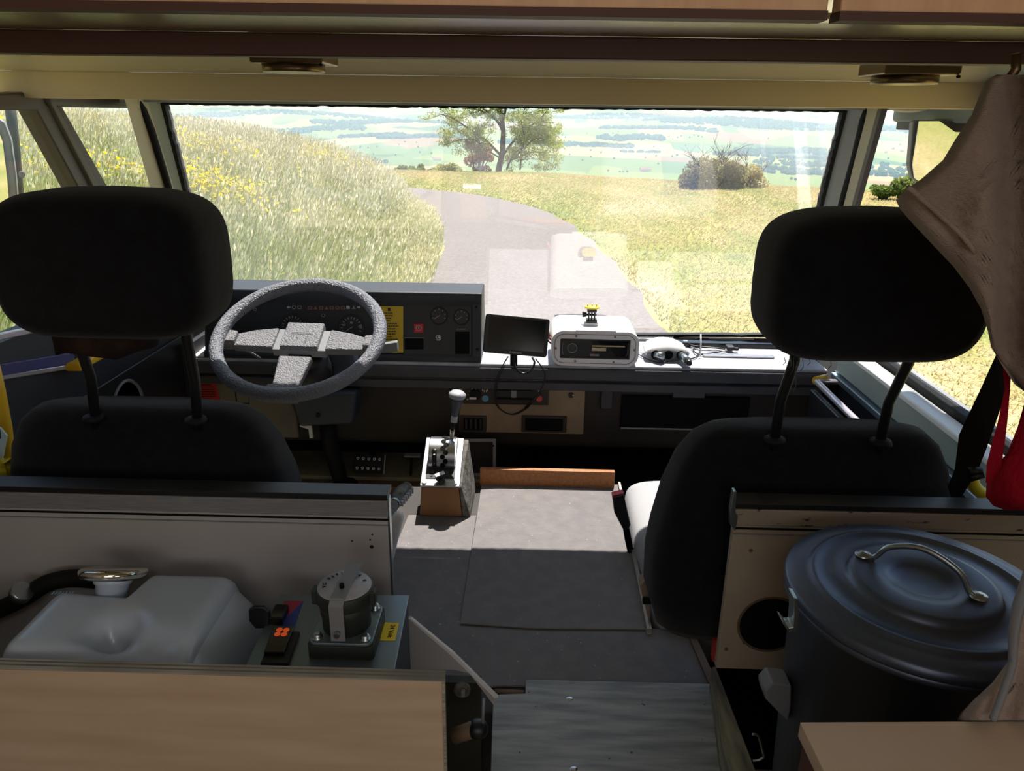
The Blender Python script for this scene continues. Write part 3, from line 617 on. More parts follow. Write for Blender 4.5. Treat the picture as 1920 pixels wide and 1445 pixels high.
# steering column with shroud, stalks and lower tube
sc_ = thing('steering_column', WC - un * 0.3, 'dark slate steering column with stalks below the wheel', 'steering column')
def cp_(x, y, z): return WM @ Vector((x, y, z))
MB().loft([[cp_(x * s_, y * s_ + dy, z) for x, y in [(0.055 * math.cos(t), 0.05 * math.sin(t)) for t in [2 * math.pi * k / 20 for k in range(20)]]] for z, s_, dy in ((-0.055, 0.75, 0), (-0.07, 1.0, 0), (-0.12, 1.1, 0), (-0.17, 1.0, 0))]).build('column_collar', 'black_plastic', sc_)
a = atY(606, 652, 1.83); hs = MB().loft(blob(a.x + 0.037, a.y + 0.02, a.z - 0.035, 0.042, 0.04, 0.035, 5)).build('switch_housing', 'slate_plastic', sc_)
MB().cyl(atY(603, 665, 1.82), atY(607, 665, 1.82), 0.011).build('hazard_button', 'grey_plastic', sc_)
o = MB().prism([atY(*p_, 1.93) for p_ in ((538, 738), (668, 735), (662, 796), (560, 801))], (0, 0.10, -0.01)).build('lower_shroud', 'slate_plastic', sc_, bevel=0.012, seg=3)
disc(596, 779, 0.006, 'black_rubber', 'shroud_screw', sc_, Y=1.925, th=0.006)
MB().tube([atY(612, 790, 1.98), atY(618, 830, 1.99), atY(640, 905, 2.02), atY(645, 930, 2.02)], 0.022, 14).build('column_tube', 'black_rubber', sc_)
MB().loft([[atY(648, 900 + k * 14, 2.0) + Vector((rr * math.cos(t), 0.7 * rr * math.sin(t), 0)) for t in [2 * math.pi * j / 18 for j in range(18)]] for k, rr in enumerate((0.03, 0.05, 0.065, 0.075))]).build('column_boot', 'black_rubber', sc_)
MB().tube([atY(488, 672, 1.84), atY(470, 660, 1.82), atY(455, 655, 1.80), atY(440, 648, 1.79), atY(428, 643, 1.78)], [0.003, 0.003, 0.003, 0.004, 0.005], 8).build('wiper_stalk', 'grey_plastic', sc_)
MB().loft(blob(*atY(427, 643, 1.78), 0.014, 0.01, 0.007, 2.5)).build('stalk_tip', 'grey_plastic', sc_)
a = atY(700, 657, 1.82); b_ = atY(744, 650, 1.80)
MB().prism([a + Vector((-0.03, 0, 0.006)), b_ + Vector((0, 0, 0.012)), b_ + Vector((0.002, 0, -0.014)), a + Vector((0.03, 0, -0.006)), a + Vector((-0.03, 0, -0.006))], (0, 0.022, 0)).build('gear_stalk', 'grey_plastic', sc_, bevel=0.003)
MB().prism([atY(*p_, 1.97) for p_ in ((561, 797), (583, 794), (587, 822), (580, 822), (578, 805), (562, 800))], (0, 0.01, 0)).build('release_lever', 'white_paint', sc_, bevel=0.002)
# pedals and footwell metal
pd = thing('brake_pedal', atY(692, 870, 2.0), 'black pedal with round studs on the footwell floor', 'pedal')
PM = frameM(atY(692, 869, 1.99), (1, 0.0, -0.03), (0, 0.5, 0.86))
MB().box((-0.045, 0, -0.026), (0.045, 0.012, 0.026), PM).build('pedal_pad', 'black_rubber', pd, bevel=0.003)
MB().box((0.044, -0.002, -0.028), (0.047, 0.013, 0.028), PM).build('pad_edge', 'steel', pd)
for i in range(5):
    for j in (-1, 1):
        c = PM @ Vector((-0.034 + i * 0.016, 0, j * 0.014)); MB().lathe([(0.002, 0), (0.0045, 0.002), (0.005, 0)], 10, Matrix.Translation(c) @ PM.to_3x3().to_4x4() @ Matrix.Rotation(R(90), 4, 'X')).build('stud', 'steel', pd)
MB().cyl(PM @ Vector((0, 0.01, 0)), PM @ Vector((0, 0.12, 0.10)), 0.008).build('pedal_arm', 'black_matt', pd)
fb = atY(560, 880, 2.12)
struct(MB().box((-0.95, 2.02, H(1.05)), (-0.12, 2.2, H(1.02))).build('floor_footwell', 'footwell_metal', bevel=0.004), 'metal ledge of the driver footwell')
struct(MB().box((-0.95, 1.25, H(1.16)), (-0.12, 2.05, H(1.13))).build('floor_driver', 'footwell_metal', bevel=0.004), 'footwell floor under the driver')
struct(MB().box((-0.95, 1.98, H(1.13)), (-0.12, 2.04, H(1.03))).build('trim_11', 'pipe_brown', bevel=0.004), 'brown step in the driver footwell')
tb_ = thing('throttle_bracket', atY(772, 856, 2.0), 'small bare metal bracket in the footwell beside the gear console', 'bracket')
face(757, 854, 788, 858, 'bracket_bar', 'grey_plastic', tb_, Y=2.0, th=0.02, bevel=0.001)
MB().cyl(atY(772, 858, 2.01), atY(770, 890, 2.03), 0.004).build('bracket_rod', 'black_matt', tb_)
# framed dark hatch behind the gear console
hf = thing('framed_hatch', atY(900, 895, 1.93), 'dark square hatch with a grey frame behind the gear console', 'hatch')
pf = [atY(*p_, 1.93) for p_ in ((799, 823), (930, 823), (930, 893), (799, 893))]
def rim(name, mt, parent, q, t, v):
    a, b_, c, d = q; ce = (a + b_ + c + d) / 4; i_ = []
    for p in q: i_.append(Vector((p.x + (t if p.x < ce.x else -t), p.y, p.z + (t if p.z < ce.z else -t))))
    vs = list(q) + i_; vs += [p + Vector(v) for p in vs]; fs = []
    for k in range(4):
        k2 = (k + 1) % 4; fs += [(k, k2, k2 + 4, k + 4), (k + 8, k2 + 8, k2 + 12, k + 12), (k, k2, k2 + 8, k + 8), (k + 4, k2 + 4, k2 + 12, k + 12)]
    return MB().add(vs, fs).build(name, mt, parent, bevel=0.001)
rim('hatch_frame', 'grey_plastic', hf, pf, 0.009, (0, 0.006, 0)); MB().prism([p + Vector((0, 0.003, 0)) for p in pf], (0, 0.004, 0)).build('hatch_panel', 'black_plastic', hf)
for x, y in ((925, 836), (925, 885)): disc(x, y, 0.0025, 'black_matt', 'screw', hf, Y=1.927, th=0.004)
struct(MB().box((-0.02, 1.80, H(1.3)), (0.83, 2.2, H(1.0))).build('wall_bulkhead', 'black_matt'), 'black bulkhead in the passenger footwell')

# ---- navigator
g0 = atY(912, 587, 1.93); gu = atY(1032, 598, 1.95) - g0; gv = g0 - atY(905, 660, 1.90)
nv = thing('navigation_device', (g0.x + gu.x / 2, 1.93, H(0.641)), 'black navigation screen tilted on the dashboard left of the white radio box', 'navigation device')
GM = frameM(g0 + gu / 2 - gv / 2, gu, gv); W2, H2 = gu.length, gv.length * 1.0
MB().prism([GM @ p for p in rrect(W2, H2, 0.008)], GM.to_3x3() @ Vector((0, 0.016, 0))).build('casing', 'black_plastic', nv, bevel=0.003, seg=3)
MB().box((-W2 * .44, -0.0012, -H2 * .38), (W2 * .44, 0.001, H2 * .42), GM).build('screen', 'screen', nv)
text('GARMIN', 'maker_lettering', 0.0085, GM @ Matrix.Translation((0, -0.001, -H2 * .445)), 'symbol', nv)
MB().loft(blob(0, 0.03, -0.005, 0.022, 0.018, 0.022, 2.5, M=GM)).build('holder', 'black_rubber', nv)
p = GM @ Vector((0, 0.04, -0.03)); MB().cyl(p, Vector((p.x, p.y + 0.01, H(0.641))), 0.01).build('stand', 'black_rubber', nv)
cb = thing('navigator_cable', atY(965, 700, 1.95), 'thin black cable looping down in front of the heater controls', 'cable')
def spl(pts, n=6):
    out = []; P = [pts[0]] + list(pts) + [pts[-1]]
    for i in range(1, len(P) - 2):
        for k in range(n):
            t = k / n; out.append(0.5 * ((2 * P[i]) + (-P[i - 1] + P[i + 1]) * t + (2 * P[i - 1] - 5 * P[i] + 4 * P[i + 1] - P[i + 2]) * t * t + (-P[i - 1] + 3 * P[i] - 3 * P[i + 1] + P[i + 2]) * t ** 3))
    return out + [P[-2]]
L = spl([atY(953, 668, 1.945), atY(940, 690, 1.93), atY(930, 715, 1.93), atY(927, 745, 1.94), atY(936, 766, 1.945), atY(958, 776, 1.95), atY(980, 768, 1.95), atY(1000, 750, 1.95), atY(1016, 727, 1.945), atY(1022, 705, 1.94), atY(1017, 690, 1.935), atY(1004, 672, 1.945)])
MB().tube(L, 0.0017, 7).build('cable_loop', 'cable_black', cb); MB().tube([p + Vector((0.004, 0.004, -0.003)) for p in L[4:40]], 0.0015, 7).build('cable_loop', 'cable_black', cb)
MB().tube([atY(985, 765, 1.947), atY(1013, 737, 1.943)], 0.004, 8).build('cable_sleeve', 'cable_black', cb)
MB().tube(spl([atY(963, 668, 1.945), atY(966, 688, 1.93), atY(980, 700, 1.928), atY(995, 694, 1.93), atY(1002, 680, 1.938), atY(998, 670, 1.95)]), 0.0028, 8).build('usb_lead', 'cable_black', cb)

# ---- white radio housing with camera mount
YR = 1.968; a, b_ = atY(1035, 612, YR), atY(1195, 682, YR)
RC = Vector(((a.x + b_.x) / 2 + 0.0, YR, (a.z + b_.z) / 2)); RWd, RHt = abs(b_.x - a.x), 0.098
RC.z = H(0.641) + RHt / 2 + 0.001
rd = thing('radio_box', (RC.x, 2.02, H(0.641)), 'white metal box housing a car radio on the dashboard', 'radio')
RM = Matrix.Translation(RC) @ Matrix.Rotation(R(-1.0), 4, 'Z')
sh = [RM @ p for p in rrect(RWd, RHt, 0.032, 8)]
MB().prism(sh, (0, 0.165, 0), sm=True).build('shell', 'white_paint', rd, bevel=0.002)
o_ = rrect(RWd * 1.0, RHt * 1.0, 0.032, 8); i_ = rrect(RWd * 0.80, RHt * 0.56, 0.003, 8)
def ringplate(o_, i_, M, y0, y1):
    n = len(o_); vs = [M @ (p + Vector((0, y0, 0))) for p in o_ + i_] + [M @ (p + Vector((0, y1, 0))) for p in o_ + i_]; fs = []
    for k in range(n):
        k2 = (k + 1) % n; fs += [(k, k2, k2 + n, k + n), (k + 2 * n, k2 + 2 * n, k2 + 3 * n, k + 3 * n), (k, k2, k2 + 2 * n, k + 2 * n), (k + n, k2 + n, k2 + 3 * n, k + 3 * n)]
    return MB().add(vs, fs)
ringplate(o_, i_, RM, -0.010, 0.0).build('front_bezel', 'white_powder', rd, bevel=0.001)
ringplate(rrect(RWd * .93, RHt * .84, 0.026, 8), rrect(RWd * .915, RHt * .81, 0.025, 8), RM, -0.0108, -0.0095).build('bezel_groove', 'grey_plastic', rd)
ringplate(rrect(RWd * .80, RHt * .56, 0.003, 8), rrect(RWd * .76, RHt * .48, 0.002, 8), RM, -0.0085, -0.002).build('inner_frame', 'dark_warm', rd)
fc = MB().box((-RWd * .385, -0.004, -RHt * .25), (RWd * .385, 0.02, RHt * .25), RM).build('radio_face', 'radio_face', rd, bevel=0.001)
MB().box((-RWd * .39, -0.0075, -RHt * .26), (RWd * .39, -0.0068, RHt * .26), RM).build('clear_cover', 'clear_cover', rd)
MB().lathe([(0.0115, 0), (0.0125, 0.003), (0.0135, 0)], 30, RM @ Matrix.Translation((-RWd * .26, -0.004, 0)) @ Matrix.Rotation(R(90), 4, 'X')).build('volume_ring', 'brushed', fc)
MB().lathe([(0.0001, 0.002), (0.011, 0.002), (0.011, 0)], 30, RM @ Matrix.Translation((-RWd * .26, -0.004, 0)) @ Matrix.Rotation(R(90), 4, 'X'), cap=False).build('volume_knob', 'black_plastic', fc)
MB().box((-0.008, -0.006, 0.006), (RWd * .34, -0.004, 0.0095), RM).box((-0.008, -0.006, -0.006), (0.03, -0.004, 0.003), RM).build('display_strip', 'beige_panel', fc)
MB().box((-0.012, -0.006, -RHt * .22), (0.012, -0.004, -RHt * .15), RM).build('button_bar', 'grey_plastic', fc, bevel=0.0006)
for s_ in (-1, 1): MB().tube([RM @ Vector(p_) for p_ in ((s_ * RWd * .36, -0.005, -RHt * .2), (s_ * RWd * .375, -0.005, -RHt * .12), (s_ * RWd * .375, -0.005, RHt * .15))], 0.0008, 6).build('side_light', 'brushed', fc)
for x, z in ((-.22, .36), (.22, .36), (-.22, -.36), (.22, -.36), (-.45, .0), (.45, .0)):
    MB().lathe([(0.0001, 0.0025), (0.0026, 0.0025), (0.0032, 0)], 14, RM @ Matrix.Translation((x * RWd, -0.010, z * RHt)) @ Matrix.Rotation(R(90), 4, 'X'), cap=False).build('screw', 'screw_metal', rd)
MB().box((-RWd * .23, -0.014, RHt * .46), (RWd * .23, 0.0, RHt * .54), RM).build('top_lip', 'white_powder', rd, bevel=0.0015)
cmn = thing('camera_mount', RM @ Vector((-0.005, 0.07, RHt / 2)), 'small black and yellow action camera mount on top of the white radio box', 'camera mount')
K = RM @ Matrix.Translation((-0.008, 0.07, RHt / 2))
MB().loft(blob(0, 0, 0.003, 0.021, 0.019, 0.004, 4, M=K)).build('adhesive_pad', 'white_powder', cmn)
MB().cbox((0, 0, 0.010), (0.030, 0.028, 0.008), K).build('slide_base', 'black_plastic', cmn, bevel=0.002)
for x in (-0.008, 0.0, 0.008): MB().cbox((x, 0, 0.024), (0.004, 0.014, 0.022), K).build('mount_finger', 'black_plastic', cmn, bevel=0.0015)
MB().cyl(K @ Vector((-0.014, 0, 0.026)), K @ Vector((0.013, 0, 0.026)), 0.003).build('bolt', 'black_matt', cmn)
MB().cyl(K @ Vector((-0.026, 0, 0.026)), K @ Vector((-0.014, 0, 0.026)), 0.0085, 8, 0.006).build('thumb_screw', 'black_plastic', cmn)
MB().cbox((0, 0, 0.039), (0.026, 0.02, 0.010), K).build('clip_frame', 'black_plastic', cmn, bevel=0.002)
MB().loft(blob(0, 0, 0.047, 0.021, 0.014, 0.004, 3, M=K)).build('yellow_latch', 'yellow_bright', cmn)
for x in (-0.012, 0.0, 0.012): MB().cbox((x, 0, 0.052), (0.003, 0.012, 0.008), K).build('latch_tab', 'yellow_bright', cmn, bevel=0.001)
wp = thing('wiper_arm', (RC.x, 2.18, CZ - 0.56), 'black wiper arm outside the windscreen behind the radio box', 'wiper')
MB().tube([atW(1040, 592, -0.02), atW(1070, 590, -0.03), atW(1132, 592, -0.03), atW(1170, 600, -0.03)], 0.0035, 8).build('arm', 'black_matt', wp)
# cables between navigator and radio box
for k, cc in enumerate(('orange_wood', 'red_label', 'cable_black')):
    o = MB().tube([atY(1027, 622 + 8 * k, 1.985), atY(1033, 630 + 7 * k, 1.99), atY(1040, 632 + 5 * k, 2.0)], 0.0022, 6).build('speaker_wire', cc, origin=atY(1030, 630 + 7 * k, 1.99))
    tag(o, ('orange', 'red', 'black')[k] + ' thin wire poking out between navigator and radio box', 'wire')
# ---- white triple socket with cables
sk = thing('socket_adapter', atZ(1235, 655, H(0.641)), 'white rounded triple socket adapter on the dashboard right of the radio box', 'socket adapter')
c = atZ(1237, 652, H(0.641)); c = Vector((c.x, 2.06, H(0.641)))
MB().loft([[Vector((c.x + x * s_, y, c.z + z)) for x, z in [(0.062 * math.cos(t), 0.022 + 0.021 * math.sin(t) * (1 if math.sin(t) > 0 else 0.9)) for t in [2 * math.pi * j / 24 for j in range(24)]]] for y, s_ in ((2.02, 0.97), (2.026, 1.0), (2.10, 0.95), (2.115, 0.8))]).build('body', 'white_paint', sk)
MB().loft([[Vector((c.x + x, y, c.z + z)) for x, z in [(0.058 * math.cos(t), 0.020 + 0.018 * math.sin(t)) for t in [2 * math.pi * j / 24 for j in range(24)]]] for y in (2.016, 2.022)]).build('face_plate', 'grey_plastic', sk)
for x in (-0.034, 0.002, 0.036):
    q = Vector((c.x + x, 2.016, c.z + 0.02)); MB().cyl(q + Vector((0, -0.002, 0)), q + Vector((0, 0.004, 0)), 0.0125).build('socket', 'black_matt', sk)
pg = thing('charger_plug', Vector((c.x + 0.036, 2.0, c.z + 0.02)), 'silver cigarette lighter plug in the right socket of the white adapter', 'plug')
q = Vector((c.x + 0.036, 2.014, c.z + 0.02)); MB().cyl(q, q + Vector((0.012, -0.04, -0.004)), 0.0105).build('plug_body', 'zinc_bright', pg); MB().cyl(q + Vector((0.012, -0.04, -0.004)), q + Vector((0.014, -0.056, -0.007)), 0.0105, 20, 0.006).build('plug_end', 'cable_black', pg)
pg2 = thing('charger_plug', Vector((c.x - 0.034, 2.0, c.z + 0.02)), 'silver plug in the left socket of the white adapter beside the radio box', 'plug')
q = Vector((c.x - 0.034, 2.014, c.z + 0.02)); MB().cyl(q, q + Vector((0.018, -0.018, 0.002)), 0.0095).build('plug_body', 'zinc_bright', pg2)
zt = H(0.641) + 0.004
def ct(lst, r, mt, lab, nm='cable'):
    P = [Vector((*atZ(x, y, zt + z)[:2], zt + z)) for x, y, z in lst]; o = MB().tube(spl(P), r, 8).build(nm, mt, origin=P[0]); return tag(o, lab, 'cable')
ct([(1196, 636, .03), (1215, 637, .03), (1232, 650, .02), (1247, 664, .0), (1250, 675, -.0005), (1238, 672, .0), (1226, 660, .01), (1222, 648, .02)], 0.0032, 'grey_plastic', 'thick grey cable looping from the radio box to the adapter')
ct([(1194, 662, 0), (1210, 671, 0), (1228, 678, -.0), (1240, 679, 0), (1252, 678, 0)], 0.0016, 'cable_black', 'thin black cable lying on the dashboard edge beside the radio box')
ct([(1274, 662, .012), (1282, 669, .004), (1295, 672, 0), (1306, 668, 0), (1313, 656, 0), (1306, 648, 0), (1300, 656, 0), (1310, 664, 0), (1330, 662, 0), (1362, 658, 0)], 0.0018, 'cable_black', 'black lead running from the silver plug across the dashboard')
ct([(1288, 642, .004), (1300, 648, .003), (1330, 651, .003), (1360, 654, .003)], 0.0022, 'cable_black', 'black usb cable with a pale end on the dashboard right')
ct([(1296, 650, .003), (1312, 656, .003), (1340, 656, .003), (1362, 660, .003)], 0.0018, 'grey_plastic', 'thin grey cable tied into the bundle on the dashboard')
q = atZ(1285, 640, zt + .004); tag(MB().cbox(q, (0.014, 0.012, 0.007)).build('usb_plug', 'white_paint', bevel=0.002, origin=q), 'tiny white usb plug end lying on the dashboard', 'plug')
q = atZ(1368, 655, zt); bd = thing('cable_end', q, 'black connector at the right end of the cable bundle', 'connector')
MB().cbox(q + Vector((0, 0, 0.006)), (0.022, 0.03, 0.012)).build('connector_body', 'cable_black', bd, bevel=0.003); MB().cbox(q + Vector((0.016, -0.01, 0.005)), (0.014, 0.012, 0.009)).build('connector_tip', 'cable_black', bd, bevel=0.003)
q = atZ(1313, 668, zt); tag(MB().tube([q, q + Vector((0.001, 0.01, 0.03)), q + Vector((0.0, 0.02, 0.06))], 0.002, 6).build('cable_tie', 'white_powder', origin=q), 'upright pale cable tie around the dashboard cables', 'cable tie')
q = atZ(1345, 668, zt - 0.003); tag(MB().box((q.x - 0.04, q.y - 0.006, zt - 0.004), (q.x + 0.16, q.y + 0.012, zt + 0.001)).build('flat_strip', 'brushed', bevel=0.001, origin=q), 'flat metal strip lying along the dashboard edge at right', 'strip')
q = atZ(372, 664, zt - 0.003); pp = thing('paper_sheet', q, 'white paper sheet with dark scribbles on the dashboard far left', 'paper')
MB().add([Vector((-0.93, 1.975, zt - 0.002)), Vector((-0.80, 1.975, zt - 0.002)), Vector((-0.78, 2.06, zt + 0.002)), Vector((-0.93, 2.06, zt + 0.002)), Vector((-0.93, 1.975, zt - 0.001)), Vector((-0.80, 1.975, zt - 0.001)), Vector((-0.78, 2.06, zt + 0.003)), Vector((-0.93, 2.06, zt + 0.003))], [(0,1,2,3),(4,5,6,7),(0,1,5,4),(1,2,6,5),(2,3,7,6),(3,0,4,7)]).build('sheet', 'white_powder', pp)
MB().tube([Vector((-0.85, 1.985, zt)), Vector((-0.845, 2.0, zt)), Vector((-0.85, 2.02, zt + .001)), Vector((-0.835, 2.0, zt)), Vector((-0.83, 2.02, zt + .001))], 0.001, 5).build('scribble', 'ink', pp)
# ================================================================== TUNNEL, MATS, GEAR CONSOLE
HM = 0.90
struct(MB().box((-0.33, 0.98, H(1.33)), (0.20, 1.765, H(HM + 0.014))).build('trim_12', 'dark_warm', bevel=0.004), 'engine cover between the two seats')
struct(MB().box((0.19, 0.98, H(1.33)), (0.325, 1.14, H(HM + 0.016))).build('trim_13', 'dark_warm', bevel=0.004), 'step beside the engine cover')
def flat(pts, z, th, name, mt, parent=None, bevel=0.0, origin=None):
    P = [Vector((*atZ(x, y, z)[:2], z)) for x, y in pts]
    return MB().prism(P, (0, 0, -th)).build(name, mt, parent, bevel=bevel, origin=origin)
o = flat([(893, 966), (766, 965), (690, 1150), (650, 1290), (985, 1284), (1338, 1291), (1292, 1184), (1190, 1175), (880, 1050)], H(HM + 0.010), 0.005, 'rubber_mat', 'rubber_mat', origin=atZ(900, 1200, H(HM))); tag(o, 'large lower black ribbed rubber mat reaching back to the plywood floor', 'mat')
o = flat([(903, 904), (1159, 907), (1214, 1179), (1000, 1177), (862, 1168), (880, 1050), (894, 966)], H(HM + .006), 0.003, 'rubber_mat', 'rubber_mat', bevel=0.002, origin=atZ(1000, 1000, H(HM))); tag(o, 'upper black rubber mat piece lying between console and passenger seat', 'mat')
a, b_ = atY(900, 903, 1.768), atY(1152, 905, 1.768)
o = MB().box((a.x, 1.766, H(HM + 0.01)), (b_.x, 1.782, H(0.862))).build('retaining_board', 'orange_wood', bevel=0.002, origin=((a.x + b_.x) / 2, 1.77, H(HM))); tag(o, 'narrow orange wooden board standing across the front of the mat', 'board')
P = [Vector((*atZ(x, y, H(HM))[:2], H(HM))) for x, y in ((1159, 905), (1163, 905), (1222, 1181), (1213, 1181))]
o = MB().prism([p + Vector((0, 0, 0.003)) for p in P], (0, 0, -0.05)).build('edge_strip', 'ply_edge', origin=P[0]); tag(o, 'pale wooden edge strip along the right side of the upper mat', 'trim strip')
P = [Vector((*atZ(x, y, H(HM))[:2], H(HM))) for x, y in ((1290, 1184), (1303, 1184), (1352, 1290), (1336, 1290))]
o = MB().prism([p + Vector((0, 0, -0.004)) for p in P], (0, 0, -0.05)).build('edge_strip', 'pipe_brown', origin=P[0]); tag(o, 'brown wooden edge strip right of the lower mat', 'trim strip')
P = [Vector((*atZ(x, y, H(HM))[:2], H(HM))) for x, y in ((896, 920), (901, 920), (886, 1030), (882, 1030))]
pf_ = H(HM + 0.012)
P = [Vector((*atZ(x, y, pf_)[:2], pf_)) for x, y in ((985, 1280), (1340, 1288), (1425, 1500), (918, 1500), (924, 1318), (935, 1308), (985, 1306))]
pw = MB().prism([p + Vector((0, 0, 0.008)) for p in P], (0, 0, -0.02)).build('floorboard', 'plywood', bevel=0.002, origin=P[0]); tag(pw, 'worn grey plywood floorboard at the bottom centre', 'floorboard')
for x, y in ((1068, 1309), (1076, 1441)):
    c = atZ(x, y, pf_ + 0.008); MB().lathe([(0.0001, 0.001), (0.0035, 0.001), (0.0055, 0)], 16, Matrix.Translation(Vector((c.x, c.y, pf_ + 0.008))), cap=False).build('screw', 'steel', pw)
P = [Vector((*atZ(x, y, pf_ + 0.05)[:2], pf_ + 0.05)) for x, y in ((1334, 1250), (1342, 1248), (1420, 1450), (1440, 1500), (1385, 1500), (1355, 1400))]
o = MB().prism(P, (0, 0, -0.12)).build('curb_board', 'curb_wood', bevel=0.002, origin=P[0]); tag(o, 'weathered upright board edging the right side of the floorboard', 'board')

gc = thing('gear_console', atZ(825, 965, H(HM)), 'gear console with brushed shift gate and tan front left of the mat', 'gear console')
p0, p1 = atY(787, 914, 1.60), atY(862, 915, 1.60); GW = (p1 - p0).length
GV = Vector((0, 0.115, 0.060)); GL = 0.148
GM2 = frameM((p0 + p1) / 2, (1, 0, 0), GV)      # local x right, z up the slope, -y out of the plate
gd = Vector((0, 0, -1))
def gl(x, z, y=0.0): return GM2 @ Vector((x, y, z))
q = [gl(-GW / 2 + .003, 0.004), gl(GW / 2 - .003, 0.004), gl(GW / 2 - .003, GL), gl(-GW / 2 + .003, GL)]
lowr = [Vector((q[0].x - .006, 1.602, H(HM + .01))), Vector((q[1].x + .008, 1.602, H(HM + .01))), Vector((q[2].x + .008, 1.75, H(HM + .01))), Vector((q[3].x - .002, 1.75, H(HM + .01)))]
MB().add(q + lowr, [(0, 1, 2, 3), (4, 5, 6, 7), (0, 1, 5, 4), (1, 2, 6, 5), (2, 3, 7, 6), (3, 0, 4, 7)]).build('console_body', 'tan_shell', gc, bevel=0.004)
MB().add([q[1] + Vector((.001, 0, 0)), q[2] + Vector((.001, 0, 0)), q[2] + Vector((.014, 0, 0)), q[1] + Vector((.006, 0, 0)), lowr[1] + Vector((.001, 0, 0)), lowr[2] + Vector((.001, 0, 0)), lowr[2] + Vector((.022, 0, 0)), lowr[1] + Vector((.02, 0, 0))],
         [(0, 1, 2, 3), (4, 5, 6, 7), (0, 1, 5, 4), (1, 2, 6, 5), (2, 3, 7, 6), (3, 0, 4, 7)]).build('side_foam', 'gap_grey', gc, bevel=0.002)
MB().box((-GW / 2, -0.006, 0.0), (GW / 2, 0.0, GL), GM2).build('top_plate', 'brushed', gc, bevel=0.002)
MB().box((-GW / 2 + .012, -0.0075, 0.022), (GW / 2 - .014, -0.005, GL), GM2).build('black_inlay', 'black_plastic', gc, bevel=0.0015)
dw = GW * 0.335; sc0 = 0.098; nr = 0.046; nc = -0.002
def arc(t, r=nr): return (sc0 - r * math.cos(t), nc + r * math.sin(t))   # slope position, outward height
def drum(x0, x1, t0, t1, r0, r1, n=14):
    mb = MB(); rows = []
    for i in range(n + 1):
        t = t0 + (t1 - t0) * i / n; a, b_ = arc(t, r1), arc(t, r0)
        rows.append([gl(x0, a[0], -a[1]), gl(x1, a[0], -a[1]), gl(x1, b_[0], -b_[1]), gl(x0, b_[0], -b_[1])])
    mb.grid(rows, True, True); n_ = len(mb.v); mb.f += [(n_ - 4, n_ - 3, n_ - 2, n_ - 1), (3, 2, 1, 0)]; mb.smooth += [False, False]; return mb
dr_ = drum(-dw, dw, R(8), R(172), 0.0, nr, 24).build('shift_gate', 'brushed', gc, bevel=0.0015)
mb = MB()
for i in range(9):
    t = R(22 + 13 * i); a = arc(t, nr + 0.0008)
    M = GM2 @ Matrix.Translation((0.006 + (0.0035 if i % 2 else -0.0035), -a[1], a[0])) @ Matrix.Rotation(-(t - R(90)) + 0, 4, 'X') @ Matrix.Rotation(R(90), 4, 'X')
    mb.cyl(M @ Vector((0, 0, -0.0008)), M @ Vector((0, 0, 0.0004)), 0.0062, 14)
mb.build('gate_slot', 'black_matt', dr_)
drum(-0.0225, -0.0115, R(16), R(72), nr, nr + 0.0008, 10).build('number_inlay', 'black_plastic', dr_)
for s_, t in (('1', 28), ('2', 56)):
    a = arc(R(t), nr + 0.0014); M = GM2 @ Matrix.Translation((-0.017, -a[1], a[0])) @ Matrix.Rotation(R(t - 90), 4, 'X')
    text(s_, 'gate_number', 0.013, M, 'white_paint', dr_)
for x, z in ((-GW / 2 + .010, 0.010), (GW / 2 - .012, 0.010)):
    MB().lathe([(0.0001, 0.003), (0.003, 0.0035), (0.0058, 0.002), (0.0062, 0)], 18, GM2 @ Matrix.Translation((x, -0.006, z)) @ Matrix.Rotation(R(90), 4, 'X'), cap=False).build('screw', 'white_powder', gc)
for x in (-0.020, 0.014): MB().lathe([(0.0001, 0.001), (0.004, 0.001), (0.0045, 0)], 16, GM2 @ Matrix.Translation((x, -0.0075, 0.040)) @ Matrix.Rotation(R(90), 4, 'X'), cap=False).build('inlay_screw', 'dash_grey', gc)
MB().lathe([(0.009, 0), (0.008, 0.010), (0.0001, 0.011)], 20, GM2 @ Matrix.Translation((0.002, -0.006, 0.016)) @ Matrix.Rotation(R(90), 4, 'X'), cap=False).build('rotary_base', 'black_plastic', gc)
kM = GM2 @ Matrix.Translation((-0.001, -0.016, 0.019)) @ Matrix.Rotation(R(-28), 4, 'Y')
rk = MB().box((-0.010, -0.012, -0.005), (0.013, 0.004, 0.005), kM).build('rotary_knob', 'black_plastic', gc, bevel=0.002); MB().box((-0.010, -0.0135, -0.0045), (0.013, -0.012, 0.0045), kM).build('knob_face', 'white_powder', rk)
l0, l1, l2, l3, l4 = atY(846, 826, 1.69), atY(848, 806, 1.69), atY(851, 790, 1.69), atY(853, 776, 1.69), atY(857, 744, 1.69)
MB().cyl(l0 - Vector((0, 0, .01)), l1, 0.005).build('lever_rod', 'ply_edge', gc); MB().cyl(l1, l2, 0.0045, 14, 0.006).build('rod_boot', 'black_rubber', gc)
MB().cyl(l2 + Vector((0, 0, -.001)), l3, 0.0085, 18, 0.0075).build('lever_collar', 'dash_top', gc)
ld = (l4 - l3).normalized(); Mq = ld.to_track_quat('Z', 'Y').to_matrix().to_4x4(); Mq.translation = l3
LL = (l4 - l3).length
MB().lathe([(0.0085, -0.004), (0.0105, 0.01), (0.012, LL * .5), (0.016, LL * .8), (0.0185, LL)], 24, Mq).build('lever_grip', 'slate_plastic', gc)
MB().lathe([(0.0185, LL - 0.001), (0.0205, LL + 0.002), (0.0205, LL + 0.008), (0.015, LL + 0.0135), (0.0001, LL + 0.015)], 28, Mq).build('lever_cap', 'dash_top', gc)
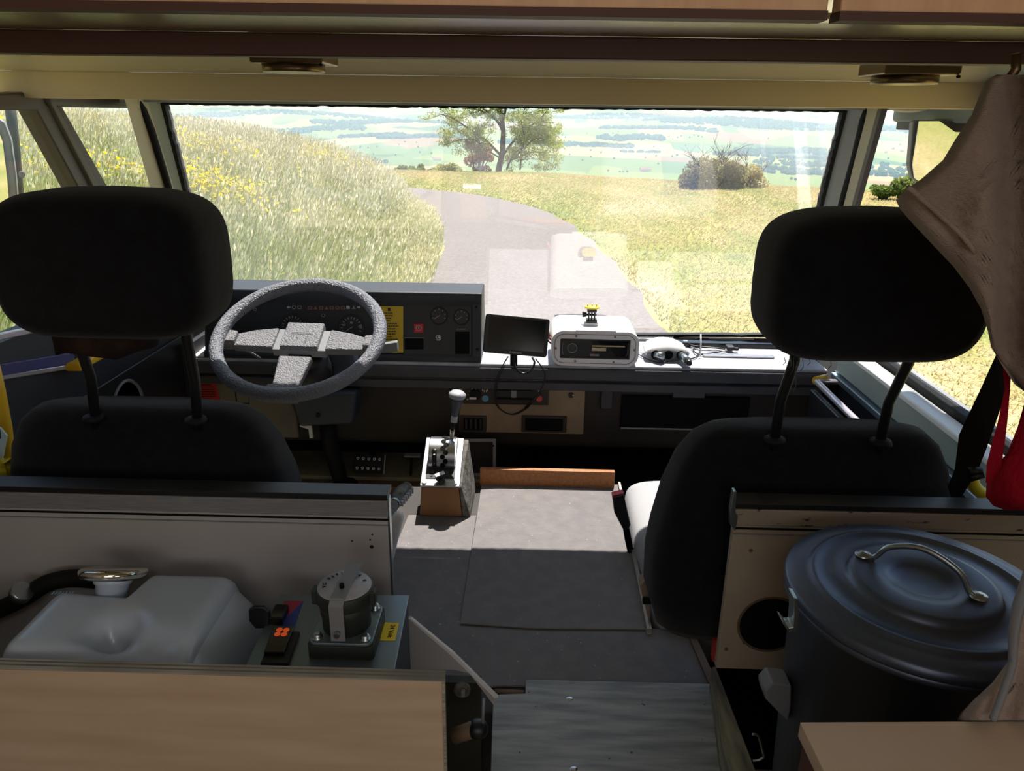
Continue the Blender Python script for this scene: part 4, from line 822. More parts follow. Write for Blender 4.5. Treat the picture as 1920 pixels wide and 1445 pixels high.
# parking brake
pb = thing('parking_brake', atZ(745, 1000, H(1.0)), 'worn grey parking brake lever beside the driver seat', 'parking brake')
b0, b1, b2, b3 = atY(722, 978, 1.36), atY(738, 945, 1.42), atY(750, 922, 1.46), atY(764, 913, 1.49)
MB().tube(spl([b0 + Vector((-.01, -.03, -.05)), b0, b1, b2, b3], 5), [0.0125] * 14 + [0.012] * 4 + [0.010, 0.009, 0.006][:3] if False else 0.0125, 12).build('lever', 'gap_grey', pb)
MB().tube([b1, b1.lerp(b2, 0.2)], 0.0138, 12).build('clamp_ring', 'zinc_bright', pb)
tm = MB()
for k in range(6):
    c = b1.lerp(b3, 0.15 + 0.15 * k) + Vector((0.010, 0.0, -0.004)); tm.cbox(c, (0.012, 0.006, 0.012))
tm.build('torn_grip', 'dash_top', pb)
MB().prism([atY(*p_, 1.30) for p_ in ((722, 1052), (722, 990), (738, 966), (752, 962), (756, 975), (744, 1020), (736, 1056))], (0, 0.02, 0)).build('lever_cover', 'white_powder', pb, bevel=0.008, seg=3)

# ================================================================== SEATS
def make_seat(cx, dz, hx, cush_front, labels, side):
    t = thing('cab_seat', (cx, 1.2, H(1.33)), labels, 'seat', 'cab seats')
    prof = [(0.423, 0.27, .05), (0.430, 0.325, .075), (0.447, 0.368, .095), (0.485, 0.41, .115), (0.54, 0.440, .125), (0.61, 0.465, .135), (0.66, 0.475, .14), (0.73, 0.47, .14), (0.785, 0.435, .12), (0.806, 0.39, .09)]
    rings = []
    for k, (h, wd_, th) in enumerate(prof):
        ring = []; yc = 1.075 + 0.05 * (h - 0.4)
        for j in range(44):
            a = 2 * math.pi * j / 44; c, s_ = math.cos(a), math.sin(a); e = 0.55
            x = math.copysign(abs(c) ** e, c) * wd_ / 2; y = math.copysign(abs(s_) ** 0.75, s_) * th / 2
            if s_ > 0: y += 0.035 * abs(x / (wd_ / 2)) ** 3 * min(1, k / 4)      # side bolsters lean forward
            ring.append(Vector((cx + x, yc + y, H(h + dz) - 0.006 * (x / .2) ** 2)))
        rings.append(ring)
    MB().loft(rings).build('backrest', 'seat_black', t)
    cf = cush_front
    rr = [[Vector((cx + 0.012 + x * s_, y, H(0.91 + dz) + z * s2)) for x, z in [(0.215 * math.copysign(abs(math.cos(a)) ** .35, math.cos(a)), 0.075 * math.copysign(abs(math.sin(a)) ** .5, math.sin(a))) for a in [2 * math.pi * j / 40 for j in range(40)]]] for y, s_, s2 in ((1.20, .90, .8), (1.24, .95, .95), ((1.24 + cf) / 2, 1, 1.02), (cf - .06, .98, 1.05), (cf - .02, .95, .9), (cf, .88, .6))]
    cu = MB().loft(rr).build('cushion', 'seat_grey', t)
    MB().loft([[p + Vector((0, 0, 0.002)) if True else p for p in [Vector((cx - 0.01 + x, y, H(0.91 + dz) + z)) for x, z in [(0.085 + 0.10 * math.cos(a), 0.02 + 0.060 * math.copysign(abs(math.sin(a)) ** .3, math.sin(a))) for a in [2 * math.pi * j / 24 for j in range(24)]]]] for y in (1.30, cf - .05)]).build('cushion_insert', 'seat_blue', cu)
    MB().box((cx - 0.19, 1.21, H(1.33)), (cx + 0.20, cf - 0.08, H(0.975 + dz))).build('seat_base', 'black_matt', t, bevel=0.01)
    # headrest: rounded block, with posts
    rows = []
    for (y, s_, dzz) in ((0.925, 0.80, 0), (0.930, 0.90, 0), (0.940, 0.965, 0), (0.957, 1.0, 0), (1.01, 1.0, 0), (1.035, .975, 0), (1.048, .92, 0), (1.054, .82, 0)):
        ring = []
        for j in range(56):
            a = 2 * math.pi * j / 56; c, s2 = math.cos(a), math.sin(a)
            x = math.copysign(abs(c) ** .40, c) * (0.139 - (0.008 if s2 < 0 else 0) * abs(s2)); z = math.copysign(abs(s2) ** .45, s2) * 0.091
            z += 0.010 * (1 - (x / .136) ** 2) * (1 if s2 > 0 else 0)
            ring.append(Vector((hx + x * (1 - (1 - s_) * .6), y, H(0.194 + dz) + z * s_)))
        rows.append(ring)
    hr = MB().loft(rows).build('headrest', 'seat_black', t)
    for s_ in (-1, 1):
        x = hx + s_ * 0.077; pdx = max(-.02, min(.02, (cx - hx) * .5))
        MB().tube([Vector((x, 0.995, H(0.20 + dz))), Vector((x, 0.998, H(0.30 + dz))), Vector((x + pdx * .6, 1.03, H(0.37 + dz))), Vector((x + pdx, 1.035, H(0.45 + dz)))], 0.0075, 12).build('headrest_post', 'black_plastic', t)
        MB().lathe([(0.017, 0), (0.015, 0.006), (0.009, 0.008)], 18, Matrix.Translation((x + pdx, 1.033, H(0.436 + dz)))).build('post_collar', 'black_rubber', t)
    return t
s1 = make_seat(-0.602, 0.0, -0.552, 1.48, 'black driver seat with headrest behind the steering wheel', -1)
MB().loft([[Vector((-0.58 + x * 0.066, 0.985 + y, z + 0.004 * math.sin(x * 9))) for x, y in [(math.copysign(abs(math.cos(a)) ** .5, math.cos(a)), 0.045 * math.sin(a)) for a in [2 * math.pi * j / 24 for j in range(24)]]] for z in (H(0.27), H(0.29), H(0.307))]).build('torn_lining', 'bare_foam', s1)
s2 = make_seat(0.440, 0.012, 0.440, 1.73, 'black passenger seat with headrest and white sunlit cushion', 1)
th = MB()
for k in range(7):
    x = 0.335 + k * 0.004 * (1 + k % 3); th.tube([Vector((x, 0.96, H(0.296))), Vector((x + .002, 0.958, H(0.302 + 0.003 * (k % 4)))), Vector((x - .001, 0.958, H(0.306 + 0.004 * (k % 4))))], 0.0005, 4)
th.tube([Vector((0.352, 0.957, H(0.30))), Vector((0.350, 0.955, H(0.315))), Vector((0.354, 0.955, H(0.33))), Vector((0.352, 0.955, H(0.343)))], 0.0007, 4).build('loose_threads', 'gap_grey', s2)
# buckle
bk = thing('belt_buckle', atY(1172, 1005, 1.45), 'upright black seat belt buckle with red button beside the passenger seat', 'seat belt buckle')
MB().prism([atY(*p_, 1.45) for p_ in ((1148, 931), (1170, 926), (1183, 985), (1178, 994), (1168, 993), (1152, 962))], (0, 0.022, 0)).build('buckle_body', 'black_plastic', bk, bevel=0.004, seg=3)
MB().prism([atY(*p_, 1.452) for p_ in ((1148, 929), (1169, 924), (1170, 929), (1148, 934))], (0, 0.018, 0)).build('release_button', 'red_button', bk, bevel=0.001)
MB().prism([atY(*p_, 1.455) for p_ in ((1168, 990), (1180, 990), (1188, 1030), (1192, 1070), (1180, 1050), (1172, 1015))], (0, 0.008, 0)).build('buckle_strap', 'belt', bk, bevel=0.002)
sbx = thing('recliner_bracket', atY(1208, 1160, 1.2), 'bare ochre recliner bracket at the foot of the passenger seat', 'bracket')
MB().prism([atY(*p_, 1.16) for p_ in ((1216, 1079), (1222, 1080), (1219, 1178), (1213, 1150), (1200, 1100))], (0, 0.03, 0)).build('bracket_plate', 'footwell_metal' if False else 'dash_beige', sbx, bevel=0.002)
MB().cyl(atY(1205, 1126, 1.15), atY(1222, 1126, 1.15), 0.006).build('bracket_bolt', 'black_matt', sbx)
bb = thing('belt_buckle', atY(1345, 1230, 1.1), 'red ended belt buckle low beside the right partition panel', 'seat belt buckle')
MB().cbox(atY(1347, 1215, 1.04), (0.02, 0.02, 0.045)).build('buckle_body', 'red_label', bb, bevel=0.004); MB().cbox(atY(1345, 1186, 1.06), (0.014, 0.02, 0.02)).build('buckle_tongue', 'red_label', bb, bevel=0.003)
# belt strap at the right
bs_ = thing('seat_belt', atY(1815, 900, 0.98), 'wide dark seat belt strap running down by the right window', 'seat belt')
E1 = [(1900, 600), (1866, 668), (1838, 730), (1798, 815), (1790, 880), (1772, 925)]; E2 = [(1950, 640), (1893, 700), (1880, 755), (1850, 840), (1832, 886), (1800, 935)]
MB().grid([[atY(x, y, 1.0 + .01 * i) for i, (x, y) in enumerate(E1)], [atY(x, y, 1.02 + .01 * i) for i, (x, y) in enumerate(E2)], [atY(x, y, 1.024 + .01 * i) for i, (x, y) in enumerate(E2)], [atY(x, y, 1.004 + .01 * i) for i, (x, y) in enumerate(E1)], [atY(x, y, 1.0 + .01 * i) for i, (x, y) in enumerate(E1)]], False).build('strap', 'belt', bs_)
MB().tube([atY(1815, 884, 1.0), atY(1838, 882, 1.0), atY(1842, 889, 1.0), atY(1818, 896, 1.0)], 0.006, 8).build('anchor', 'black_plastic', bs_)
yh = thing('yellow_loop', atY(1838, 905, 1.1), 'curved pale yellow plastic loop low by the right door', 'loop')
MB().tube(spl([atY(1822, 893, 1.1), atY(1826, 910, 1.1), atY(1842, 925, 1.1), atY(1862, 932, 1.1)]), 0.010, 10).build('grip', 'yellow_bright', yh)

# ================================================================== PARTITIONS BEHIND THE SEATS
YPt = 0.95
def partition(x0, x1, hb, mt, tmt, lab):
    t = thing('partition_panel', ((x0 + x1) / 2, YPt, H(hb)), lab, 'partition panel')
    MB().box((x0, YPt, H(hb)), (x1, YPt + 0.012, H(0.5120))).build('sheet', mt, t, bevel=0.001)
    MB().box((x0 - .002, YPt - 0.006, H(0.5390)), (x1, YPt + 0.0, H(0.5140))).build('top_rail', tmt, t, bevel=0.0015)
    MB().box((x0, YPt - 0.002, H(0.5475)), (x1, YPt + 0.0, H(0.5450))).build('rail_groove', 'black_matt', t)
    MB().box((x0, YPt - 0.002, H(0.5560)), (x1, YPt + 0.0, H(0.5548))).build('fold_line', 'partition_trim', t)
    MB().box((x0 - 0.002, YPt - 0.004, H(0.5140)), (x1, YPt + 0.03, H(0.5055))).build('top_channel', 'black_plastic', t, bevel=0.001)
    return t
xl = atY(728, 950, YPt).x; xr = atY(1380, 950, YPt).x
pL = partition(-0.955, xl, 0.90, 'partition_grey', 'partition_trim', 'light grey metal partition panel behind the driver seat')
MB().box((xl - 0.001, YPt - 0.002, H(0.90)), (xl + 0.0015, YPt + 0.012, H(0.512))).build('lit_edge', 'zinc_bright', pL)  # panel end where sun catches it, lit tone put into a brighter metal
for x, y in ((697, 1025), (698, 1002), (660, 1014), (694, 1012)):
    c = atY(x, y, YPt - .0005); MB().cyl(c, c + Vector((0, 0.001, 0)), 0.0015 if y != 1025 else 0.003, 8).build('scratch', 'ink', pL)
pR = partition(xr, 0.825, 0.79, 'partition_cream', 'worn_trim', 'scuffed cream partition panel behind the passenger seat')
c = atY(1444, 1170, YPt); 
MB().cyl(c + Vector((0, -0.0015, 0)), c + Vector((0, 0.001, 0)), 0.045, 40).build('round_cutout', 'black_matt', pR)
MB().lathe([(0.045, 0), (0.047, 0.001), (0.049, 0)], 40, Matrix.Translation(c + Vector((0, -0.001, 0))) @ Matrix.Rotation(R(90), 4, 'X'), cap=False).build('cutout_rim', 'pipe_brown', pR)
MB().prism([atY(*p_, YPt - .01) for p_ in ((1376, 921), (1381, 921), (1381, 932), (1379, 960), (1384, 968), (1379, 996), (1370, 985), (1370, 955))], (0, 0.012, 0)).build('hook_profile', 'zinc_bright', pR, bevel=0.001)
for x, y, r in ((1408, 1032, .003), (1587, 972, .005), (1622, 972, .007), (1362, 1217, .003), (1395, 1205, .0025)):
    q = atY(x, y, YPt - .0006); MB().cyl(q, q + Vector((0, .001, 0)), r, 10).build('paint_chip', 'pipe_brown', pR)
struct(MB().box((0.35, 0.50, H(1.33)), (0.825, 0.985, H(1.02))).build('floor_step', 'pipe_brown', bevel=0.004), 'dark low step under the bin')

# ================================================================== TANK, CONTROL PANEL, CABINET (left foreground)
tk = thing('water_tank', atZ(240, 1180, H(0.8)), 'milky white plastic water tank with dimpled top behind the maple board', 'tank')
HT = 0.60
def tz(x, y, h=HT): p = atZ(x, y, H(h)); return (p.x, p.y)
X0, Y0 = tz(-90, 1300); xa, ya = tz(54, 1103); xb, yb2 = tz(252, 1104); xc, yc = tz(291, 1072); xd, yd = tz(452, 1070); xe, ye = tz(476, 1150)
XR_ = -0.398
out_ = [(X0, 0.715), (X0, ya), (xb, yb2), (xc, yc), (XR_, yd), (XR_, 0.715)]
# top surface as a height field with rounded rim, two dimples and a sloping left part
NX, NY = 64, 44; xs_ = np.linspace(X0, XR_, NX); rows = []
def yback(x):
    if x < xb: return ya
    if x > xc: return yd
    return ya + (yd - ya) * (x - xb) / (xc - xb)
dA = tz(207, 1178); dB = tz(255, 1222)
def tank_ring(h_off, ins):   # helper for side walls
    return None
for i in range(NX):
    x = xs_[i]; yb3 = yback(x); row = []
    for j in range(NY):
        v_ = j / (NY - 1); y = 0.715 + (yb3 - 0.715) * v_
        z = H(HT); e = 0.022
        for dd in (x - X0, XR_ - x, y - 0.715, yb3 - y):
            if dd < e: z -= e - math.sqrt(max(0, e * e - (e - dd) ** 2))
        r1 = math.hypot((x - dA[0]), (y - dA[1]) * 1.1); z -= 0.040 * math.exp(-(r1 / 0.024) ** 2)
        r2 = math.hypot((x - dB[0]) * .75, (y - dB[1])); z -= 0.014 * math.exp(-(r2 / 0.042) ** 4)
        z += 0.006 * math.exp(-((x - tz(90, 1130)[0]) / .05) ** 2)
        row.append(Vector((x, y, z)))
    rows.append(row)
mb = MB().grid(rows, True)
edge = [rows[i][NY - 1] for i in range(NX)] + [rows[NX - 1][j] for j in range(NY - 2, -1, -1)] + [rows[i][0] for i in range(NX - 2, -1, -1)] + [rows[0][j] for j in range(1, NY - 1)]
cxm = (X0 + XR_) / 2; fl3 = lambda p, dx, z: Vector((p.x + dx * max(0, min(1, (p.x - cxm) / (XR_ - cxm) * 1.6 - .6)), p.y, z)); low = [fl3(p, .030, H(0.80)) for p in edge]
mb.grid([edge, [fl3(p, .016, p.z - .02) for p in edge], [fl3(p, .036, H(.69)) for p in edge], low], True, True); n_ = len(mb.v); mb.f.append(tuple(range(n_ - len(edge), n_))); mb.smooth.append(False)
mb.build('tank_body', 'tank_plastic', tk)
M = Matrix.Translation((*tz(118, 1113), H(HT) + 0.0005)); M = M @ Matrix.Rotation(R(-90), 4, 'X')
text('24Ltr', 'moulded_lettering', 0.011, M, 'alu_plate', tk) if False else None
lm = MB()
for k in range(7):
    q = Vector((*tz(100 + 6 * k, 1113), H(HT))); lm.cbox(q + Vector((0, 0, 0.0008)), (0.0028, 0.008 - .002 * (k % 2), 0.0012))
lm.build('moulded_mark', 'alu_plate', tk)
cc = Vector((*tz(213, 1100)[:2], H(HT))); cc = atY(213, 1078, ya + 0.022)
MB().lathe([(0.020, -0.05), (0.021, -0.012), (0.024, -0.010), (0.024, -0.004)], 32, Matrix.Translation(cc) @ Matrix.Rotation(R(-27), 4, 'X')).build('filler_neck', 'tank_plastic', tk)
MB().lathe([(0.022, -0.010), (0.024, -0.006), (0.040, -0.003), (0.043, 0.001), (0.043, 0.006), (0.040, 0.009), (0.0001, 0.009)], 48, Matrix.Translation(cc) @ Matrix.Rotation(R(-27), 4, 'X')).build('filler_cap', 'chrome', tk)
hz = thing('filler_hose', atY(60, 1110, 0.90), 'thick black hose running left from the chrome tank cap', 'hose')
MB().tube(spl([atY(180, 1086, 0.925), atY(130, 1084, 0.925), atY(85, 1095, 0.92), atY(45, 1120, 0.92), atY(0, 1142, 0.92), atY(-60, 1170, 0.92)]), 0.013, 14).build('hose', 'black_rubber', hz)
q = atY(40, 1111, 0.90); MB().cyl(q + Vector((-.004, 0, -.004)), q + Vector((.004, 0, .004)), 0.015).build('hose_clip', 'zinc_bright', hz)

HPn = 0.62
cpn = thing('control_panel', atZ(620, 1180, H(HPn + .1)), 'grey metal control panel box between the tank and the aisle', 'control panel')
P = [Vector((*atZ(x, y, H(HPn))[:2], H(HPn))) for x, y in ((524, 1114), (767, 1115), (733, 1290), (440, 1290))]
MB().prism(P, (0, 0, -0.004)).build('top_sheet', 'alu_plate', cpn, bevel=0.001)
MB().prism([p + Vector((0.002 if k in (0, 3) else -0.002, 0, -0.004)) for k, p in enumerate(P)], (0, 0, -0.25)).build('box_sides', 'slate_plastic', cpn)
def onP(x, y, up_=0.0): return Vector((*atZ(x, y, H(HPn))[:2], H(HPn) + up_))
P = [onP(*p_) for p_ in ((533, 1127), (569, 1127), (549, 1184), (510, 1184))]
MB().prism([P[0], P[1], P[3]], (0, 0, 0.0008)).build('sticker_red_half', 'sticker_red', cpn); MB().prism([P[1], P[2], P[3]], (0, 0, 0.0008)).build('sticker_blue_half', 'sticker_blue', cpn)
P = [onP(*p_) for p_ in ((720, 1167), (748, 1168), (741, 1201), (713, 1200))]
yl = MB().prism(P, (0, 0, 0.0006)).build('yellow_label', 'yellow_bright', cpn)
ce = (P[0] + P[1] + P[2] + P[3]) / 4 + Vector((0.002, 0, 0.0008))
text('24 Volt', 'label_lettering', 0.0085, Matrix.Translation(ce) @ Matrix.Rotation(R(-90), 4, 'Z') @ Matrix.Rotation(R(-90), 4, 'X'), 'ink', yl)
# switch with glowing fan symbol
P = [onP(*p_) for p_ in ((513, 1189), (563, 1190), (541, 1250), (489, 1250))]
fr_ = MB().prism(P, (0, 0, 0.006)).build('switch_frame', 'black_plastic', cpn, bevel=0.001)
P = [onP(*p_, .006) for p_ in ((514, 1186), (552, 1187), (534, 1236), (496, 1236))]
MB().prism(P, (0, 0, 0.005)).build('rocker', 'black_gloss', fr_, bevel=0.001)
ce = onP(530, 1199, .0114)
mb = MB()
for dx, dy in ((-.0042, -.0042), (.0042, -.0042), (-.0042, .0042), (.0042, .0042)): mb.cyl(ce + Vector((dx, dy, 0)), ce + Vector((dx, dy, .0005)), 0.0039, 14)
mb.build('fan_symbol', 'led_orange', fr_, label='glowing orange fan symbol')
# NATO style power socket
ns_ = thing('power_socket', onP(650, 1200), 'olive round 24 volt power socket with hinged cap on the control panel', 'power socket')
P = [onP(x, y, .0) for x, y in ((612, 1139), (719, 1140), (700, 1250), (578, 1250))]
cx_ = sum((p.x for p in P)) / 4; fl_ = 0.022
sq = [Vector((p.x, p.y, H(HPn) + fl_)) for p in [onP(617, 1122), onP(712, 1122), onP(700, 1217), onP(590, 1217)]]
wsock = 0.076; cS = Vector((onP(652, 1200).x, 0.782, H(HPn)))
MB().prism([cS + Vector((x, y, 0)) for x, y in [(p.x, p.z) for p in rrect(wsock + .004, 0.080, .006)]], (0, 0, fl_ - .003)).build('socket_base', 'olive_plastic', ns_, bevel=0.001)
MB().prism([cS + Vector((x, y, fl_ - .003)) for x, y in [(p.x, p.z) for p in rrect(wsock, 0.078, .008)]], (0, 0, 0.004)).build('flange', 'alu_plate', ns_, bevel=0.001)
for sx in (-1, 1):
    for sy_ in (-1, 1):
        q = cS + Vector((sx * .029, sy_ * .030, fl_ + .001)); MB().lathe([(0.0065, 0), (0.0065, 0.002), (0.0048, 0.0025), (0.0048, 0.006), (0.003, 0.007)], 6 if False else 18, Matrix.Translation(q)).build('flange_bolt', 'zinc_bright', ns_)
zt0 = fl_ + .001
MB().lathe([(0.0295, zt0), (0.0295, zt0 + 0.018), (0.031, zt0 + 0.020), (0.031, zt0 + 0.040)], 40, Matrix.Translation(cS)).build('socket_barrel', 'olive_plastic', ns_)
MB().lathe([(0.0335, zt0 + .036), (0.0345, zt0 + .038), (0.0345, zt0 + .052), (0.033, zt0 + 0.0545), (0.0001, zt0 + 0.055)], 48, Matrix.Translation(cS)).build('cap', 'olive_plastic', ns_, bevel=0); MB().lathe([(.0325, zt0 + .0545), (.0318, zt0 + .0558), (.0001, zt0 + .0562)], 48, Matrix.Translation(cS), cap=False).build('cap_face', 'dash_top', ns_)
for sx in (-1, 1): MB().cbox(cS + Vector((sx * .0345, -.004, zt0 + .043)), (0.009, 0.014, 0.020)).build('cap_lug', 'olive_plastic', ns_, bevel=0.002)
zc = zt0 + .056
(lambda Q: MB().grid([[q_ + Vector((w_, o_, o_)) for w_, o_ in ((-.0085, 0), (.0085, 0), (.0085, .002), (-.0085, .002), (-.0085, 0))] for q_ in Q], False))([cS + Vector((-.002, -.0375, zt0 + .002)), cS + Vector((-.002, -.0375, zc - .006)), cS + Vector((-.001, -.033, zc + .000)), cS + Vector((.001, 0, zc + .002)), cS + Vector((.006, .037, zc + .004))]).build('cap_strap', 'grey_plastic', ns_)
MB().cyl(cS + Vector((0, -.012, zc + .004)), cS + Vector((0, -.012, zc + .009)), 0.003).build('strap_rivet', 'black_matt', ns_); MB().cyl(cS + Vector((-.002, -.044, zt0 + .014)), cS + Vector((-.002, -.038, zt0 + .014)), 0.0035).build('pivot_pin', 'steel', ns_)
sq2 = 'NATO 24V DC'
for k, ch in enumerate('VG 96917'):
    a = R(195 - 14 * k); q = cS + Vector((0.024 * math.cos(a), 0.024 * math.sin(a), zc + .0005))
    if ch != ' ': text(ch, 'cap_lettering', 0.007, Matrix.Translation(q) @ Matrix.Rotation(a - R(90), 4, 'Z') @ Matrix.Rotation(R(-90), 4, 'X'), 'ink', ns_)
for k, ch in enumerate('24 V'):
    a = R(70 - 16 * k); q = cS + Vector((0.024 * math.cos(a), 0.024 * math.sin(a), zc + .0005))
    if ch != ' ': text(ch, 'cap_lettering', 0.007, Matrix.Translation(q) @ Matrix.Rotation(a - R(90), 4, 'Z') @ Matrix.Rotation(R(-90), 4, 'X'), 'ink', ns_)
ky = thing('ignition_key', onP(500, 1165), 'black key head sticking out at the left edge of the control panel', 'key')
q = onP(490, 1168, .008); 
MB().prism([Vector((q.x + x, 0.80 + 0.1 * x, q.z + z + .006)) for x, z in ((-.012, .012), (-.004, .016), (.008, .015), (.014, .008), (.013, -.010), (.008, -.018), (-.006, -.018), (-.013, -.006))], (0.001, 0.006, 0.0)).build('key_head', 'black_plastic', ky, bevel=0.0025, seg=3)
MB().box((q.x + .012, .80, q.z - .006), (q.x + .030, .83, q.z + .006)).build('key_lock', 'black_gloss', ky, bevel=0.002)
MB().tube([Vector((q.x + .005, .80, q.z - .016)) + Vector((0.004 * math.cos(t), 0, 0.004 * math.sin(t) - .004)) for t in [k * .7 for k in range(9)]], 0.0008, 6, True).build('key_ring', 'steel', ky)

# maple board across the left foreground
YB = 0.70
zb0, zb1 = atY(0, 1249, YB), atY(835, 1259, YB)
mbd = thing('maple_board', ((zb0.x + zb1.x) / 2, YB, H(1.33)), 'maple veneered plywood front board in the left foreground', 'cabinet front')
zr = zb1.z
MB().add([Vector(p) for p in ((XL, YB - .014, H(1.33)), (zb1.x, YB - .014, H(1.33)), (zb1.x, YB - .014, zr), (XL, YB - .014, zr), (XL, YB, H(1.33)), (zb1.x, YB, H(1.33)), (zb1.x, YB, zr), (XL, YB, zr))], [(0,1,2,3),(7,6,5,4),(0,1,5,4),(1,2,6,5),(2,3,7,6),(3,0,4,7)]).build('board', 'maple', mbd, bevel=0.001)
el = MB().box((XL, YB - .0155, zr - .0008), (zb1.x + .0005, YB + .001, zr + .001)).build('ply_edge', 'ply_edge', mbd)
for k in range(2): MB().box((XL, YB - .0105 + k * .006, zr + .001), (zb1.x, YB - .0085 + k * .006, zr + .0013)).build('veneer_line', 'panel_warmgrey', el)
MB().box((zb1.x - .002, YB - .016, H(1.33)), (zb1.x + .001, YB - .0138, zr)).build('edge_band', 'ply_edge', mbd)
# triangular gusset with pale edge
gs = thing('gusset_plate', atY(800, 1250, 0.90), 'grey brown triangular gusset plate right of the control panel', 'bracket plate')
P = [atY(*p_, 0.90) for p_ in ((762, 1158), (770, 1158), (930, 1306), (926, 1322), (880, 1262), (850, 1255), (762, 1255))]
MB().prism(P, (0, 0.003, 0)).build('plate', 'partition_grey', gs); 
P = [atY(*p_, 0.90) for p_ in ((766, 1158), (771, 1158), (850, 1223), (934, 1306), (928, 1307), (846, 1227))]
MB().prism([p + Vector((0, -.002, 0)) for p in P], (0, 0.0055, 0)).build('pale_edge', 'white_powder', gs)
# the dark hollow between board and floorboard
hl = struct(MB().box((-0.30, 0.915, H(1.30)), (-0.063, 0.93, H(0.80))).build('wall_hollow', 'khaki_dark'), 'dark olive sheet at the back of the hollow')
pfw = thing('drain_pipe', atY(880, 1370, 0.82), 'brown plastic pipe elbow in the dark hollow beside the floorboard', 'pipe')
MB().cyl(atY(850, 1380, 0.80), atY(890, 1366, 0.80), 0.011).build('pipe', 'pipe_brown', pfw); MB().loft(blob(*atY(896, 1366, 0.80), .014, .014, .012, 2.2)).build('elbow', 'black_plastic', pfw)
MB().tube([atY(905, 1362, 0.80), atY(907, 1310, 0.80)], 0.0022, 8).build('pipe_wire', 'grey_plastic', pfw)
ln = thing('lock_knob', atY(867, 1290, 0.88), 'small grey twist knob in the dark hollow under the gusset', 'knob')
q = atY(867, 1290, 0.88); MB().lathe([(0.012, 0), (0.012, .006), (0.009, .009)], 20, Matrix.Translation(q) @ Matrix.Rotation(R(90), 4, 'X')).build('knob_body', 'gap_grey', ln); MB().cbox(q + Vector((.002, -.012, .002)), (.006, .006, .010)).build('knob_grip', 'grey_plastic', ln, bevel=.001)
fh = thing('floor_hinge', atY(955, 1297, 0.95), 'black frayed cut out with a brown peg at the floorboard corner', 'peg')
q0, q1_ = atZ(928, 1294, pf_ + .004), atZ(982, 1297, pf_ + .004)
MB().cyl(Vector((*q0[:2], pf_ + .0)), Vector((*q1_[:2], pf_ + .0)), 0.006).build('peg', 'pipe_brown', fh)

# ================================================================== BIN, TABLE (right foreground)
bc = Vector((*atZ(1730, 1092, H(0.50))[:2], 0)); RB = 0.150
bn_ = thing('dustbin', (bc.x, bc.y, H(0.95)), 'galvanised metal dustbin with ribbed lid in the right foreground', 'bin')
BT = Matrix.Translation((bc.x, bc.y, 0))
zl = H(0.508)
MB().lathe([(0.0001, H(0.95)), (0.120, H(0.95)), (0.138, zl - .022), (0.146, zl - .022), (0.149, zl - .018), (0.146, zl - .012), (0.138, zl - .010)], 64, BT, cap=False).build('bin_body', 'galvanised', bn_)
r = RB; MB().lathe([(r - .004, zl - .012), (r - .001, zl - .012), (r + .000, zl - .009), (r - .0015, zl - .003), (r - .004, zl), (.128, zl + .002), (.1225, zl + .002), (.1205, zl + .0055), (.1155, zl + .0065), (.112, zl + .003), (.083, zl + .0045), (.081, zl + .0075), (.0775, zl + .0125), (.072, zl + .0135), (.05, zl + .0120), (.0375, zl + .0112), (.0345, zl + .008), (.02, zl + .0055), (.0001, zl + .005)], 96, BT, cap=False).build('lid', 'galvanised', bn_)
ha, hb2 = Vector((*atZ(1618, 1040, zl + .014)[:2], zl + .0145)), Vector((*atZ(1835, 1119, zl + .014)[:2], zl + .0145))
hd_ = MB().tube(spl([ha, ha.lerp(hb2, .10) + Vector((0, 0, .002)), ha.lerp(hb2, .22) + Vector((0, 0, .022)), ha.lerp(hb2, .5) + Vector((0, 0, .034)), ha.lerp(hb2, .80) + Vector((0, 0, .022)), ha.lerp(hb2, .92) + Vector((0, 0, .002)), hb2], 8), 0.0035, 10).build('lid_handle', 'zinc_bright', bn_)
for q in (ha, hb2):
    MB().lathe([(.0001, .004), (.004, .004), (.0045, .002), (.009, .0018), (.0095, 0)], 22, Matrix.Translation(q), cap=False).build('handle_rivet', 'zinc_bright', bn_)
q = atY(1487, 1150, bc.y - .02)
MB().prism([atY(p_[0], p_[1] , bc.y - .085) for p_ in ((1488, 1120), (1496, 1122), (1498, 1150), (1496, 1178), (1489, 1187), (1477, 1183), (1466, 1166), (1468, 1164), (1479, 1177), (1487, 1176), (1489, 1150))], (0, .018, 0)).build('side_clip', 'zinc_bright', bn_, bevel=.001)
HTb = 0.50
P = [Vector((*atZ(x, y, H(HTb))[:2], H(HTb))) for x, y in ((1500, 1353), (2100, 1350), (2200, 1700), (1640, 1640))]
tb2 = thing('maple_worktop', ((P[0].x + P[1].x) / 2, P[0].y - .1, H(1.33)), 'pale maple worktop corner in the right foreground', 'worktop')
MB().prism(P, (0, 0, -.016)).build('top', 'maple', tb2, bevel=.001)
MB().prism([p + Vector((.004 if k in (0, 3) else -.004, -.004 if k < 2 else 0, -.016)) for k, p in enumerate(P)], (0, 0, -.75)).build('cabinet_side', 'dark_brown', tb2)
wb = thing('white_block', atY(1460, 1320, 0.8), 'pale grey block lying in the shade left of the dustbin', 'block')
MB().prism([atY(*p_, 0.74) for p_ in ((1433, 1296), (1448, 1280), (1485, 1285), (1484, 1330), (1478, 1355), (1436, 1312))], (0, .03, 0)).build('block', 'grey_plastic', wb, bevel=.003)
ck = thing('carabiner_hook', atY(1420, 1400, 0.75), 'small bright metal hook at the foot of the right worktop', 'hook')
